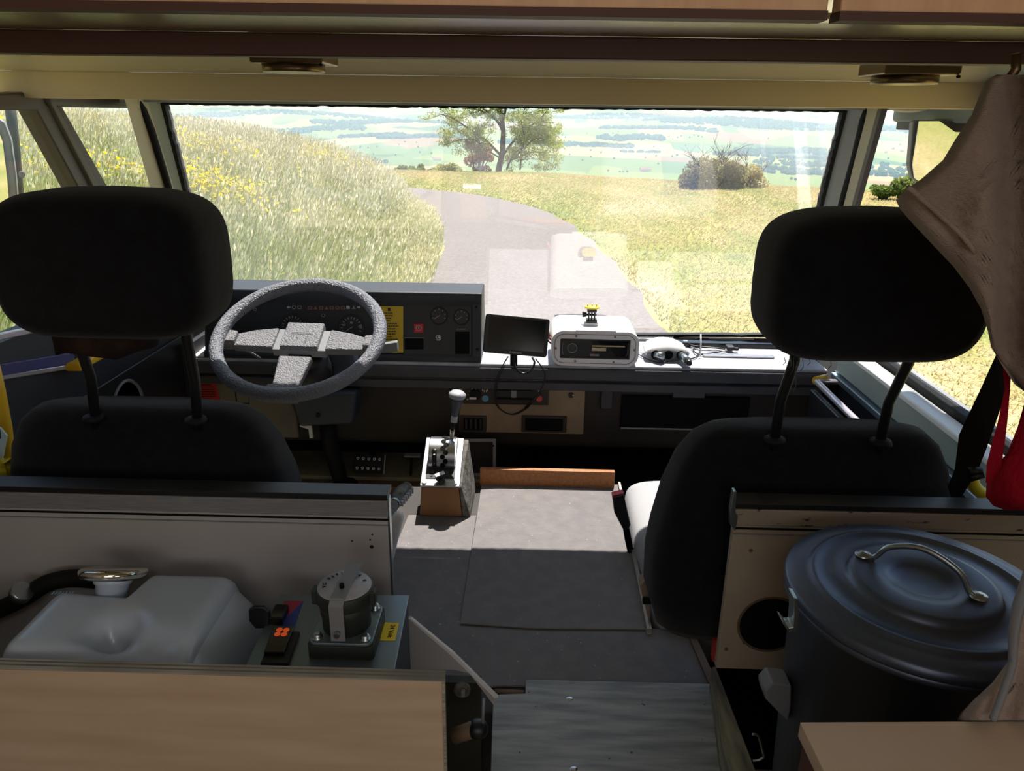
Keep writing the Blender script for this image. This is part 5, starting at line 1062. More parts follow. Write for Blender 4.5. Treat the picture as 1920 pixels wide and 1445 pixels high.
MB().tube(spl([atY(1411, 1376, .74), atY(1422, 1380, .74), atY(1430, 1408, .74), atY(1432, 1418, .74), atY(1424, 1424, .74), atY(1412, 1426, .74)]), .0015, 8).build('hook_wire', 'zinc_bright', ck)

# ================================================================== JACKET AND RED BAG
YJ = 0.66
jk = thing('hanging_jacket', atY(1885, 140, YJ), 'brown ribbed jacket hanging from the upper right corner', 'jacket')
LE = [(140, 1868), (150, 1850), (175, 1838), (215, 1822), (260, 1792), (300, 1768), (335, 1728), (360, 1692), (376, 1680), (392, 1688), (420, 1712), (460, 1750), (500, 1788), (540, 1818), (580, 1840), (620, 1852), (650, 1858), (690, 1882), (720, 1902), (745, 1935)]
rows = []
for k, (y, xl_) in enumerate(LE):
    xr_ = 2080; N = 46; fr1 = []; bk1 = []
    for j in range(N + 1):
        s_ = j / N; x = xl_ + (xr_ - xl_) * s_
        wv = 0.022 * math.exp(-((x - 1905 + (y - 400) * .02) / 26.0) ** 2) - 0.020 * math.exp(-((x - 1850) / 40.0) ** 2) * min(1, max(0, (y - 160) / 120)) - 0.02 * math.exp(-((x - 1960) / 30.0) ** 2)
        wv += 0.004 * math.sin(x * .05 + y * .012) + 0.006 * math.exp(-((x - 1760 - (y - 300) * .25) / 18.0) ** 2)
        q3 = min(1, max(0, (x - 1850 + (y - 300) * .02) / 50)); wv += 0.045 * q3 * q3 * (3 - 2 * q3) * min(1, max(0, (y - 170) / 150))
        rnd = 0.030 * (1 - math.sqrt(max(0, 1 - (1 - min(1, s_ * 9)) ** 2)))
        fr1.append(atY(x, y, YJ + wv + rnd))
        bk1.append(atY(x, y, YJ + 0.075 - rnd))
    rows.append(fr1 + bk1[::-1])
MB().grid(rows, True, True).build('body_and_sleeve', 'jacket', jk)
cuff = []
for (x, y) in ((1686, 382), (1708, 404), (1744, 438), (1782, 474), (1812, 512), (1836, 556)):
    cuff.append([atY(x + 20 * t, y - 18 * t, YJ - .004 - (.004 if t > .1 else 0)) for t in (0, .5, 1.0)])
L = [atY(x, y, YJ - .010 + .0) for x, y in ((1702, 350), (1730, 374), (1768, 408), (1804, 442), (1836, 484), (1858, 530))]
MB().tube(spl(L), .0022, 6).build('cuff_seam', 'jacket', jk)
lo_ = []
for k, (y, xl_) in enumerate(((1040, 1985), (1090, 1925), (1130, 1900), (1180, 1893), (1240, 1890), (1280, 1860), (1315, 1822), (1335, 1802), (1350, 1795))):
    fr1 = []; bk1 = []
    for j in range(21):
        s_ = j / 20; x = xl_ + (2150 - xl_) * s_; rnd = .02 * (1 - math.sqrt(max(0, 1 - (1 - min(1, s_ * 7)) ** 2)))
        wv = .008 * math.sin(x * .07 + y * .02); fr1.append(atY(x, y, .535 + wv + rnd)); bk1.append(atY(x, y, .565 - rnd * .3))
    lo_.append(fr1 + bk1[::-1])
MB().grid(lo_, True, True).build('lower_hem', 'jacket', jk)
zp = MB().tube(spl([atY(1922, 1100, .52), atY(1903, 1180, .52), atY(1898, 1245, .52), atY(1880, 1300, .52), atY(1862, 1348, .52)]), .0032, 8).build('zip', 'grey_plastic', jk)
MB().grid([[atY(x, y, .524) for x, y in ((1922, 1060), (1898, 1130), (1890, 1180), (1890, 1235))], [atY(x, y, .514) for x, y in ((1950, 1060), (1912, 1140), (1902, 1190), (1898, 1240))], [atY(x, y, .530) for x, y in ((1960, 1060), (1922, 1140), (1912, 1190), (1905, 1245))]]).build('grey_facing', 'grey_plastic', jk)
hk = tag(MB().tube([atY(1905, 100, YJ + .03), atY(1905, 130, YJ + .03), atY(1890, 150, YJ + .03), atY(1885, 165, YJ + .03)], .004, 8).build('coat_hook', 'bronze', origin=atY(1905, 100, YJ + .03)), 'bronze coat hook above the brown jacket', 'hook')
rbg = thing('red_bag', atY(1880, 955, .80), 'crimson drawstring bag hanging beneath the brown jacket', 'bag')
rows = []
for y, x0_ in ((690, 1935), (740, 1925), (800, 1908), (850, 1888), (880, 1862), (905, 1850), (930, 1848), (948, 1862), (956, 1885)):
    th_ = .035 if 860 < y < 950 else .012
    fr1 = [atY(x0_ + (2030 - x0_) * j / 16, y, .80 - th_ * math.sin(math.pi * min(1, j / 10)) + .004 * math.sin(j * 2.1 + y * .05)) for j in range(17)]; bk1 = [atY(x0_ + (2030 - x0_) * j / 16, y, .80 + th_ * .6 * math.sin(math.pi * j / 16) + .004) for j in range(16, -1, -1)]
    rows.append(fr1 + bk1)
MB().grid(rows, True, True).build('bag_body', 'red_fabric', rbg)
S1 = [(1888, 690, 8), (1889, 730, 5), (1880, 790, 9), (1872, 830, 12), (1864, 870, 14), (1862, 905, 14)]
MB().grid([[atY(x - w_, y, .79) for x, y, w_ in S1], [atY(x + w_, y, .785) for x, y, w_ in S1], [atY(x + w_, y, .79) for x, y, w_ in S1], [atY(x - w_, y, .794) for x, y, w_ in S1], [atY(x - w_, y, .79) for x, y, w_ in S1]]).build('strap', 'red_fabric', rbg)
# ================================================================== OUTSIDE: GROUND
RC_ = np.array([(0.15, -40), (0.15, 4), (0.12, 10), (-0.05, 14), (-0.45, 18), (-1.3, 22), (-3.2, 25.6), (-6.5, 28.0), (-12, 29.2), (-20, 29.0), (-45, 26)], float)
def spl2(P, n=10):
    P = np.vstack([2 * P[0] - P[1], P, 2 * P[-1] - P[-2]]); out = []
    for i in range(1, len(P) - 2):
        for k in range(n):
            t = k / n; out.append(0.5 * ((2 * P[i]) + (-P[i - 1] + P[i + 1]) * t + (2 * P[i - 1] - 5 * P[i] + 4 * P[i + 1] - P[i + 2]) * t * t + (-P[i - 1] + 3 * P[i] - 3 * P[i + 1] + P[i + 2]) * t ** 3))
    out.append(P[-2]); return np.array(out)
RP = spl2(RC_); HALF = 1.62
def sdist(x, y):                       # signed distance to the road centre line, positive on its left
    x = np.asarray(x, float); y = np.asarray(y, float); best = np.full(x.shape, 1e9); sg = np.zeros(x.shape)
    for a, b in zip(RP[:-1], RP[1:]):
        d = b - a; L2 = d @ d
        if L2 < 1e-9: continue
        t = np.clip(((x - a[0]) * d[0] + (y - a[1]) * d[1]) / L2, 0, 1); dx = x - (a[0] + t * d[0]); dy = y - (a[1] + t * d[1]); q = np.hypot(dx, dy)
        m_ = q < best; best = np.where(m_, q, best); sg = np.where(m_, np.sign(d[0] * dy - d[1] * dx), sg)
    return best * sg
def n2(x, y, s, seed=0):               # cheap smooth noise
    x = np.asarray(x, float) / s + seed * 13.7; y = np.asarray(y, float) / s - seed * 7.1
    return (np.sin(x * 1.7 + 1.3 * np.sin(y * 1.1 + seed)) + np.sin(y * 1.9 + 1.7 * np.sin(x * 0.8)) + 0.5 * np.sin(3.1 * x + 2.3 * y + seed) + 0.5 * np.sin(-2.7 * x + 3.7 * y)) / 3.0
def gz(x, y):
    x = np.asarray(x, float); y = np.asarray(y, float); s = sdist(x, y); d = np.maximum(s - HALF - 0.1, 0)
    z = 2.12 * (1 - np.exp(-d / 3.3)) + 0.10 * n2(x, y, 5) * np.clip(d / 3, 0, 1)
    dr = np.maximum(-s - HALF, 0); z = z + 0.05 * n2(x, y, 4, 2) * np.clip(dr / 3, 0, 1)
    z = z + np.where(np.abs(s) < HALF, 0.02 * (1 - (s / HALF) ** 2), 0)
    crest = 36.5 - 0.55 * np.clip(x, 0, 30) + 1.2 * n2(x, 0 * x, 9, 4)
    u = np.maximum(y - crest, 0); z = z - np.where(u < 9, 0.018 * u * u, 0.018 * 81 + 0.324 * (u - 9))
    return z
def mesh_np(name, V, Fc, mt, smooth=True, tint=None):
    me = bpy.data.meshes.new(name); V = np.asarray(V, np.float32); Fc = np.asarray(Fc, np.int32); nf, k = Fc.shape
    me.vertices.add(len(V)); me.vertices.foreach_set('co', V.ravel()); me.loops.add(nf * k); me.loops.foreach_set('vertex_index', Fc.ravel())
    me.polygons.add(nf); me.polygons.foreach_set('loop_start', np.arange(0, nf * k, k, dtype=np.int32)); me.polygons.foreach_set('loop_total', np.full(nf, k, np.int32))
    me.polygons.foreach_set('use_smooth', np.full(nf, smooth)); me.update(calc_edges=True)
    if tint is not None:
        at_ = me.color_attributes.new('tint', 'FLOAT_COLOR', 'POINT'); c = np.ones((len(V), 4), np.float32); c[:, :3] = tint; at_.data.foreach_set('color', c.ravel())
    me.materials.append(MATS[mt]); o = bpy.data.objects.new(name, me); COL.objects.link(o); return o
def gridmesh(name, X, Y, Z, mt, tint=None):
    h, w_ = X.shape; V = np.stack([X, Y, Z], -1).reshape(-1, 3); i = np.arange(h - 1)[:, None] * w_ + np.arange(w_ - 1)[None]; i = i.ravel()
    return mesh_np(name, V, np.stack([i, i + 1, i + w_ + 1, i + w_], -1), mt, True, tint)

mat('road', (112, 106, 104), 0.85, c2=(132, 125, 122), scale=22, bump=0.8, bscale=40, detail=8, spec=0.3)
# turf material: brown dry swaths against fresh green, shape of its own
def turf(name, cols, sc1):
    m = bpy.data.materials.new(name); MATS[name] = m; m.use_nodes = True; n = m.node_tree.nodes; l = m.node_tree.links; b = n['Principled BSDF']
    b.inputs['Roughness'].default_value = 0.95; b.inputs['Specular IOR Level'].default_value = 0.1
    tc = n.new('ShaderNodeTexCoord'); mp = n.new('ShaderNodeMapping'); mp.inputs['Scale'].default_value = (1.0, 0.28, 1); mp.inputs['Rotation'].default_value = (0, 0, R(-28))
    l.new(tc.outputs['Object'], mp.inputs[0]); t = n.new('ShaderNodeTexNoise'); t.inputs['Scale'].default_value = sc1; t.inputs['Detail'].default_value = 8; t.inputs['Roughness'].default_value = .65
    l.new(mp.outputs[0], t.inputs['Vector']); r = n.new('ShaderNodeValToRGB'); l.new(t.outputs[0], r.inputs[0])
    el = r.color_ramp.elements; el[0].position = .38; el[0].color = lin(cols[0]); el[1].position = .62; el[1].color = lin(cols[2]); e = el.new(.5); e.color = lin(cols[1])
    t2 = n.new('ShaderNodeTexNoise'); t2.inputs['Scale'].default_value = 22; t2.inputs['Detail'].default_value = 6; l.new(tc.outputs['Object'], t2.inputs['Vector'])
    mx = n.new('ShaderNodeMix'); mx.data_type = 'RGBA'; mx.blend_type = 'OVERLAY'; mx.inputs[0].default_value = .4; l.new(r.outputs[0], mx.inputs[6]); l.new(t2.outputs[1], mx.inputs[7]); 
    bw = n.new('ShaderNodeRGBToBW'); l.new(t2.outputs[1], bw.inputs[0]); l.new(bw.outputs[0], mx.inputs[7]); l.new(mx.outputs[2], b.inputs['Base Color'])
    bp = n.new('ShaderNodeBump'); bp.inputs['Strength'].default_value = .8; bp.inputs['Distance'].default_value = .05; l.new(t2.outputs[0], bp.inputs['Height']); l.new(bp.outputs[0], b.inputs['Normal'])
turf('mown_turf', ((128, 144, 76), (160, 156, 96), (196, 176, 134)), 0.35)
turf('meadow_soil', ((92, 112, 48), (120, 130, 62), (140, 136, 80)), 0.5)
# near ground as one sheet either side of the lane
gx = np.concatenate([np.arange(-70, -16, 1.5), np.arange(-16, 20, .4), np.arange(20, 80, 1.5)]); gy = np.concatenate([np.arange(-40, 2, 1.5), np.arange(2, 50, .45), np.arange(50, 100, 2.0)])
X, Y = np.meshgrid(gx, gy); Z = gz(X, Y) - 0.03 * (np.abs(sdist(X, Y)) < HALF + .1)
g = gridmesh('ground_field', X, Y, Z, 'mown_turf'); struct(g, 'mown field with green and straw coloured swaths right of the lane')
# hill side soil under the tall grass
S_ = np.arange(0, 14.5, .5); idx = np.arange(0, len(RP), 1)
tn = np.gradient(RP, axis=0); tn /= np.linalg.norm(tn, axis=1, keepdims=True); nl = np.stack([-tn[:, 1], tn[:, 0]], -1)
rx = RP[:, 0][:, None] + nl[:, 0][:, None] * np.linspace(HALF + .12, -HALF, 13)[None]; ry = RP[:, 1][:, None] + nl[:, 1][:, None] * np.linspace(HALF + .12, -HALF, 13)[None]
ed = 0.10 * n2(rx[:, :1], ry[:, :1], .9, 5); wob = np.linspace(1, 0, 13)[None] ** 6 * ed + np.linspace(0, 1, 13)[None] ** 6 * (0.12 * n2(rx[:, -1:], ry[:, -1:], .8, 6))
rd_ = gridmesh('road', rx + wob, ry, gz(rx, ry) + 0.012, 'road'); struct(rd_, 'narrow grey asphalt lane curving away to the left')
# pale worn band of dust and gravel across the lane, a stripe with its own shape
i0 = [k for k in range(len(RP)) if 11 < RP[k][1] < 29.5 and RP[k][0] > -20]
# ---- tall meadow grass left of the lane
mat('grass_blade', (150, 160, 80), 0.8, vcol=True, trans=0.5, spec=0.15)
NB = 260000
def sample_meadow(n, ymin=-2, ymax=44):
    u = RNG.random(n * 3); y = ymin + (ymax - ymin) * u ** 1.25; x = -26 + 27 * RNG.random(n * 3) ** .8
    s = sdist(x, y); ok = (s > HALF + .05) & (x > -.75 * np.maximum(y, 0) - 9); x, y = x[ok][:n], y[ok][:n]; return x, y
def lerp(a, b, t): return a + (b - a) * t[:, None]
def blades(name, x, y, h, wd_, lean, cb, ct, head=None, headc=None, z0=None, mt='grass_blade', segs=3):
    n = len(x); z = gz(x, y) if z0 is None else z0; a = RNG.random(n) * math.pi; wx, wy = np.cos(a) * wd_, np.sin(a) * wd_
    la = RNG.normal(0.6, .9, n); lxx, lyy = np.cos(la) * lean * h, np.sin(la) * lean * h
    V = []; C = []
    for k in range(segs + 1):
        t = k / segs; hw = (1 - .75 * t); cx, cy, cz = x + lxx * t * t, y + lyy * t * t, z - .03 + h * (t - .12 * t * t)
        V += [np.stack([cx - wx * hw, cy - wy * hw, cz], -1), np.stack([cx + wx * hw, cy + wy * hw, cz], -1)]; col = cb + (ct - cb) * t; C += [col, col]
    V = np.stack(V, 1); C = np.stack(C, 1); m_ = V.shape[1]; base = (np.arange(n) * m_)[:, None]
    Fc = np.concatenate([base + np.array([[2 * k, 2 * k + 1, 2 * k + 3, 2 * k + 2]]) for k in range(segs)], 0); Vf = V.reshape(-1, 3); Cf = C.reshape(-1, 3)
    if head is not None:
        tx, ty, tz_ = x + lxx, y + lyy, z - .03 + h * .88; hl_ = head * (0.6 + .8 * RNG.random(n)); hw = hl_ * .13
        dxx, dyy = np.cos(la) * .35 * hl_, np.sin(la) * .35 * hl_
        for ang in (0.0, 1.57):
            ax, ay = np.cos(a + ang) * hw, np.sin(a + ang) * hw
            hv = np.stack([np.stack([tx, ty, tz_], -1), np.stack([tx + ax + dxx * .4, ty + ay + dyy * .4, tz_ + hl_ * .4], -1), np.stack([tx + dxx, ty + dyy, tz_ + hl_], -1), np.stack([tx - ax + dxx * .4, ty - ay + dyy * .4, tz_ + hl_ * .4], -1)], 1)
            b0 = len(Vf); Fc = np.concatenate([Fc, b0 + (np.arange(n) * 4)[:, None] + np.arange(4)[None]], 0); Vf = np.concatenate([Vf, hv.reshape(-1, 3)]); Cf = np.concatenate([Cf, np.repeat(headc, 4, 0)])
    return mesh_np(name, Vf, Fc, mt, False, Cf)
def lc(c): return np.array(lin(c)[:3])
x, y = sample_meadow(NB); n = len(x); s = sdist(x, y) - HALF
pt = np.clip(.5 + .9 * n2(x, y, 2.2, 1) + .35 * RNG.normal(size=n), 0, 1); edge_ = np.clip(s / 1.4, 0.35, 1); dist = np.hypot(x, y)
h = (0.36 + .34 * RNG.random(n)) * edge_; wd_ = np.where(RNG.random(n) < .4, .006, .0035) * (1 + dist / 22)
green = lerp(lc((132, 160, 84))[None], lc((172, 188, 118))[None], RNG.random(n)); straw = lerp(lc((222, 208, 150))[None], lc((244, 234, 194))[None], RNG.random(n))
dry = np.clip(.12 + .45 * pt + .25 * np.clip((s - 2) / 6, -0.6, 1) + .45 * np.clip((y - 8) / 10, -.3, 1), 0, 1); ctip = lerp(green, straw, dry * RNG.random(n) ** .5); cbase = lerp(green * .9, straw * .8, dry * .35)  # dryness, plus backlit seed heads of the far edge put into the tint
isst = RNG.random(n) < .42
mg = blades('meadow_grass', x[~isst], y[~isst], h[~isst] * .78, wd_[~isst] * 1.3, .35, cbase[~isst], lerp(cbase, ctip, np.full(n, .55))[~isst], segs=3)
tag(mg, 'tall leafy green grass blades on the bank left of the lane', 'grass', kind='stuff')
hc_ = lerp(lc((236, 224, 186))[None], lc((250, 246, 228))[None], RNG.random(n))
sg_ = blades('seeding_grass', x[isst], y[isst], h[isst] * 1.12, wd_[isst] * .7, .30, cbase[isst], ctip[isst], head=.07, headc=lerp(ctip, hc_, np.clip(dry + .25, 0, 1))[isst], segs=3)
tag(sg_, 'pale flowering grass stems standing above the green bank', 'grass', kind='stuff')
# yellow flowers in drifts
mat('flower_yellow', (250, 216, 20), 0.7, vcol=True, trans=0.35, spec=0.1)
nf = 24000; x, y = sample_meadow(nf * 6, -2, 34); dn = np.clip(n2(x, y, 1.3, 9) * 1.5 - .35, 0, 1) * np.clip(1.35 - np.hypot(x + 5, y - 6) / 13, .06, 1) * np.clip((sdist(x, y) - HALF - .6) / 1.2, .03, 1); k_ = RNG.random(len(x)) < dn; x, y = x[k_][:nf], y[k_][:nf]; n = len(x)
z = gz(x, y) + .42 + .28 * RNG.random(n); r_ = .015 + .014 * RNG.random(n); V = []
tx_, ty_ = RNG.normal(0, .35, n), RNG.normal(-.35, .35, n)
for j in range(5):
    a = 2 * math.pi * j / 5; V.append(np.stack([x + r_ * math.cos(a), y + r_ * math.sin(a), z + r_ * (math.cos(a) * tx_ + math.sin(a) * ty_)], -1))
V = np.stack(V, 1).reshape(-1, 3); cf_ = lerp(lc((250, 214, 10))[None], lc((255, 232, 60))[None], RNG.random(n))
fl_ = mesh_np('yellow_flowers', V, (np.arange(n) * 5)[:, None] + np.arange(5)[None], 'flower_yellow', False, np.repeat(cf_, 5, 0)); tag(fl_, 'drifts of small yellow flowers in the tall grass at left', 'flowers', kind='stuff')
# short mown grass right of and beyond the lane
nm_ = 190000; x = -14 + 44 * RNG.random(nm_ * 2); y = 5 + 34 * RNG.random(nm_ * 2) ** 1.2; s = sdist(x, y); ok = (s < -HALF - .03) & (x < .85 * y + 3); x, y, s = x[ok][:nm_], y[ok][:nm_], s[ok][:nm_]; n = len(x)
pt = np.clip(.62 + .8 * n2(x * .9 + y * .35, (y * .9 - x * .35) * .3, 1.7, 3) + .3 * RNG.normal(size=n) + .25 * np.clip((x - 3) / 8, -1, 1) - .3 * np.clip(1 - (-s - HALF) / 1.2, 0, 1), 0, 1)
gr_ = lerp(lc((140, 158, 78))[None], lc((174, 178, 102))[None], RNG.random(n)); st_ = lerp(lc((204, 182, 136))[None], lc((230, 208, 170))[None], RNG.random(n)); cc_ = lerp(gr_, st_, pt)
sm = blades('mown_grass', x, y, .05 + .06 * RNG.random(n), .007 * (1 + np.hypot(x, y) / 16), .9, cc_ * .85, cc_, segs=2); tag(sm, 'short cut grass and dry clippings on the field right of the lane', 'grass', kind='stuff')

# ================================================================== VALLEY AND HILLS
def vz(x, y):
    r = np.hypot(x, y); ref = np.array([0, 70, 300, 900, 1600, 2300, 3600, 5000, 6500, 8200, 10000, 12500]); zz = np.array([-14, -14, -80, -165, -203, -212, -216, -200, -150, -62, 18, 92.])
    z = np.interp(r, ref, zz); k = np.clip((r - 2500) / 6000, 0, 1)
    z = z + k * (55 * n2(x, y, 1500, 3) + 26 * n2(x, y, 600, 8)) + np.clip((r - 9000) / 2500, 0, 1) * 95 * n2(x, y * .3, 2300, 5)
    return z + 4 * n2(x, y, 300, 2) * np.clip((r - 400) / 1000, 0, 1)
th_ = np.radians(np.linspace(-52, 56, 260)); rr_ = np.concatenate([np.linspace(80, 1600, 34), np.linspace(1650, 12500, 190)])
T, Rr = np.meshgrid(th_, rr_); X, Y = Rr * np.sin(T), Rr * np.cos(T); Z = vz(X, Y)
m = bpy.data.materials.new('farmland'); MATS['farmland'] = m; m.use_nodes = True; n_ = m.node_tree.nodes; l_ = m.node_tree.links; b = n_['Principled BSDF']; b.inputs['Roughness'].default_value = 1; b.inputs['Specular IOR Level'].default_value = 0
tc = n_.new('ShaderNodeTexCoord'); mp = n_.new('ShaderNodeMapping'); mp.inputs['Scale'].default_value = (1 / 420, 1 / 900, 0); mp.inputs['Rotation'].default_value = (0, 0, R(14)); l_.new(tc.outputs['Object'], mp.inputs[0])
vo = n_.new('ShaderNodeTexVoronoi'); vo.inputs['Scale'].default_value = 1.0; vo.inputs['Randomness'].default_value = .85; vo.distance = 'CHEBYCHEV'; l_.new(mp.outputs[0], vo.inputs['Vector'])
se = n_.new('ShaderNodeSeparateColor'); l_.new(vo.outputs['Color'], se.inputs[0]); rp = n_.new('ShaderNodeValToRGB'); rp.color_ramp.interpolation = 'CONSTANT'; l_.new(se.outputs[0], rp.inputs[0])
el = rp.color_ramp.elements; el[0].position = 0; el[0].color = lin((120, 136, 74)); el[1].position = .25; el[1].color = lin((98, 120, 64))
for p_, c_ in ((.42, (146, 150, 92)), (.58, (80, 106, 60)), (.7, (156, 142, 104)), (.8, (124, 138, 82)), (.93, (140, 116, 90))): e = el.new(p_); e.color = lin(c_)
l_.new(rp.outputs[0], b.inputs['Base Color'])
vt = gridmesh('ground_valley', X, Y, Z, 'farmland'); struct(vt, 'wide valley with patchwork fields below the hill')
# woods: masses of crowns nobody could count
def crown(nu=7, nv=4):
    V = []; 
    for i in range(nv + 1):
        t = -math.pi / 2 + math.pi * i / nv
        for j in range(nu): a = 2 * math.pi * j / nu; V.append((math.cos(t) * math.cos(a), math.cos(t) * math.sin(a), .62 * math.sin(t) + .45))
    Fc = [(i * nu + j, i * nu + (j + 1) % nu, (i + 1) * nu + (j + 1) % nu, (i + 1) * nu + j) for i in range(nv) for j in range(nu)]
    return np.array(V), np.array(Fc)
CV, CF = crown()
mat('wood_green', (52, 78, 44), 1.0, c2=(72, 98, 54), scale=0.02, spec=0.0)
mat('wood_mid', (74, 100, 56), 1.0, c2=(58, 84, 46), scale=0.03, spec=0.0)
def wood(name, pxs, R_, width, depth, n, mt, lab, size=15):
    d = ray(pxs, 300); a = math.atan2(d.x, d.y); c = np.array([math.sin(a), math.cos(a)]) * R_; u = np.array([math.cos(a), -math.sin(a)]); v = np.array([math.sin(a), math.cos(a)])
    q = RNG.random((n, 2)) * 2 - 1; q = q * np.array([width / 2, depth / 2]); q[:, 1] += .25 * depth * np.sin(q[:, 0] / width * 7); x = c[0] + q[:, 0] * u[0] + q[:, 1] * v[0]; y = c[1] + q[:, 0] * u[1] + q[:, 1] * v[1]; z = vz(x, y)
    s_ = size * (.6 + .8 * RNG.random(n)); V = CV[None] * s_[:, None, None] * np.array([1, 1, 1.25]); V = V + np.stack([x, y, z], -1)[:, None]
    Fc = CF[None] + (np.arange(n) * len(CV))[:, None, None]
    o = mesh_np(name, V.reshape(-1, 3), Fc.reshape(-1, 4), mt, False); return tag(o, lab, 'forest', kind='stuff')
WD = [(470, 8600, 3400, 500, 700, 'wooded ridge on the skyline above the left meadow'), (590, 6900, 900, 260, 260, 'dark wood patch left of the bigger wood in the far valley'), (720, 7600, 1300, 400, 420, 'long wood on the far slope left of the big tree'), (790, 5900, 620, 300, 240, 'square dark wood just left of the big tree'), (700, 6100, 500, 170, 130, 'small round wood on the far slope at left'),
      (1120, 9300, 2600, 600, 600, 'wooded ridge on the skyline right of the big tree'), (1060, 5400, 900, 240, 280, 'dark wood right behind the big tree crown'), (1230, 6900, 1000, 240, 260, 'dark wood strip in the middle of the far slope'), (1180, 6100, 500, 260, 160, 'thin wood below the middle wood strip'), (1340, 8200, 1500, 380, 380, 'wood on the skyline left of the bush'),
      (1480, 7800, 2400, 700, 900, 'broad dark forest on the skyline at right'), (1460, 5300, 560, 330, 240, 'dark clump of trees above the bush at right'), (1530, 4700, 420, 240, 150, 'tree clump near the right end of the windscreen'), (1390, 4700, 300, 120, 70, 'little copse above the bush'), (1200, 4900, 240, 60, 40, 'little copse in the open fields right of centre'),
      (560, 4300, 420, 90, 80, 'low hedge line in the valley at left'), (620, 3700, 500, 60, 70, 'scattered orchard above the meadow edge at left'), (1560, 3600, 600, 300, 200, 'trees around the village at right'), (1750, 4200, 1600, 500, 420, 'trees among the village seen through the side window')]
for k, (px_, R_, wd_, dp_, n, lab) in enumerate(WD): wood('distant_forest', px_, R_, wd_, dp_, n, 'wood_green' if k % 3 else 'wood_mid', lab, 15 if R_ > 5000 else 11)
# single valley trees, each with crown and trunk
mat('tree_far', (62, 86, 48), 1.0, spec=0.0); mat('bark_far', (80, 70, 58), 1.0, spec=0.0)
def far_tree(lab, grp):
    t = thing('valley_tree', (0, 0, 0), lab, 'tree', grp)
    mb = MB(); q = random.Random(4)
    for k in range(7): mb.add([Vector(p) * (3.6 + q.random() * 1.4) + Vector((q.uniform(-2, 2), q.uniform(-2, 2), 5 + q.uniform(-1, 3))) for p in CV.tolist()], CF.tolist())
    mb.build('crown', 'tree_far', t); MB().cyl((0, 0, -2), (0, 0, 6), .5, 6).build('trunk', 'bark_far', t); return t
rows_ = [  # px, py on the photograph, height in m
    ('round dark tree in a row of valley trees at far right', 'row of trees right of centre in the valley', [(1199 + 13 * k + (k % 3) * 3, 258 + (k % 2) * 2, 15) for k in range(10)]),
    ('small round tree standing beside the distant farmhouse', 'trees beside the farmhouse', [(1140, 324, 10), (1162, 325, 10), (1168, 325, 9), (1176, 325, 11)]),
    ('tree dotted alone in the valley fields left of the big tree', 'lone valley trees at left', [(662, 244, 14), (676, 278, 13), (748, 273, 12), (742, 293, 9), (640, 262, 14), (690, 280, 12), (707, 278, 11)]),
    ('tree dotted alone in the valley fields right of the big tree', 'lone valley trees at right', [(1126, 240, 16), (1127, 277, 15), (1074, 275, 16), (1085, 273, 12), (1230, 295, 12), (1149, 252, 14), (1165, 262, 12), (1260, 296, 11), (1108, 296, 10)]),
    ('tree in the valley seen above the bush at right', 'valley trees above the bush', [(1483, 340, 12), (1491, 341, 13), (1440, 262, 13), (1505, 300, 12), (1520, 310, 12), (1536, 290, 13), (1465, 288, 13), (1500, 275, 12), (1545, 330, 10)]),
    ('small tree scattered among the far fields at left', 'scattered far trees at left', [(575 + (k * 53) % 240, 236 + (k * 31) % 72, 9 + k % 5) for k in range(26)]),
    ('small tree scattered among the far fields at right', 'scattered far trees at right', [(1052 + (k * 67) % 260, 228 + (k * 29) % 84, 9 + k % 6) for k in range(32)]),
    ('tree in the hazy village seen through the right side window', 'village trees in the side window', [(1665 + 14 * k, 300 + (k * 37) % 48, 13) for k in range(8)])]
def vpt(px, py):                       # where the line of sight meets the valley
    d = ray(px, py); lo, hi = 400.0, 12400.0; prev = None
    for k in range(240):
        r = lo + (hi - lo) * k / 239; t = r / math.hypot(d.x, d.y); p = CO + d * t; g = float(vz(p.x, p.y))
        if p.z < g: return Vector((p.x, p.y, g)), r
    return None, None
def copy_tree(o, parent=None):
    c = o.copy(); COL.objects.link(c); c.parent = parent
    for ch in list(o.children): copy_tree(ch, c)
    return c
ft = None
for lab, grp, lst in rows_:
    for (px_, py_, hh) in lst:
        p, r = vpt(px_, py_)
        if p is None: continue
        o = far_tree(lab, grp) if ft is None else copy_tree(ft); ft = ft or o
        o['label'] = lab; o['group'] = grp; o.location = p; s_ = hh / 12; o.scale = (s_, s_, s_); o.rotation_euler = (0, 0, random.random() * 6)
# houses
mat('render_wall', (214, 208, 198), 0.9); mat('roof_tile', (150, 110, 92), 0.9); mat('roof_grey', (130, 130, 136), 0.9)
def house(lab, grp, nm='village_house'):
    t = thing(nm, (0, 0, 0), lab, 'house', grp)
    MB().add([(-6, -5, -2), (6, -5, -2), (6, 5, -2), (-6, 5, -2), (-6, -5, 5), (6, -5, 5), (6, 5, 5), (-6, 5, 5), (-6, 0, 9), (6, 0, 9)], [(0, 1, 5, 4), (1, 2, 6, 9, 5), (2, 3, 7, 6), (3, 0, 4, 8, 7)]).build('wall', 'render_wall', t)
    MB().add([(-7, -6, 4.4), (7, -6, 4.4), (7, 0, 9.4), (-7, 0, 9.4), (7, 6, 4.4), (-7, 6, 4.4), (-7, -6, 4.7), (7, -6, 4.7), (7, 0, 9.8), (-7, 0, 9.8), (7, 6, 4.7), (-7, 6, 4.7)], [(0, 1, 2, 3), (3, 2, 4, 5), (6, 7, 8, 9), (9, 8, 10, 11), (0, 1, 7, 6), (5, 4, 10, 11)]).build('roof', 'roof_tile' if random.random() < .8 else 'roof_grey', t); return t
hs_ = None
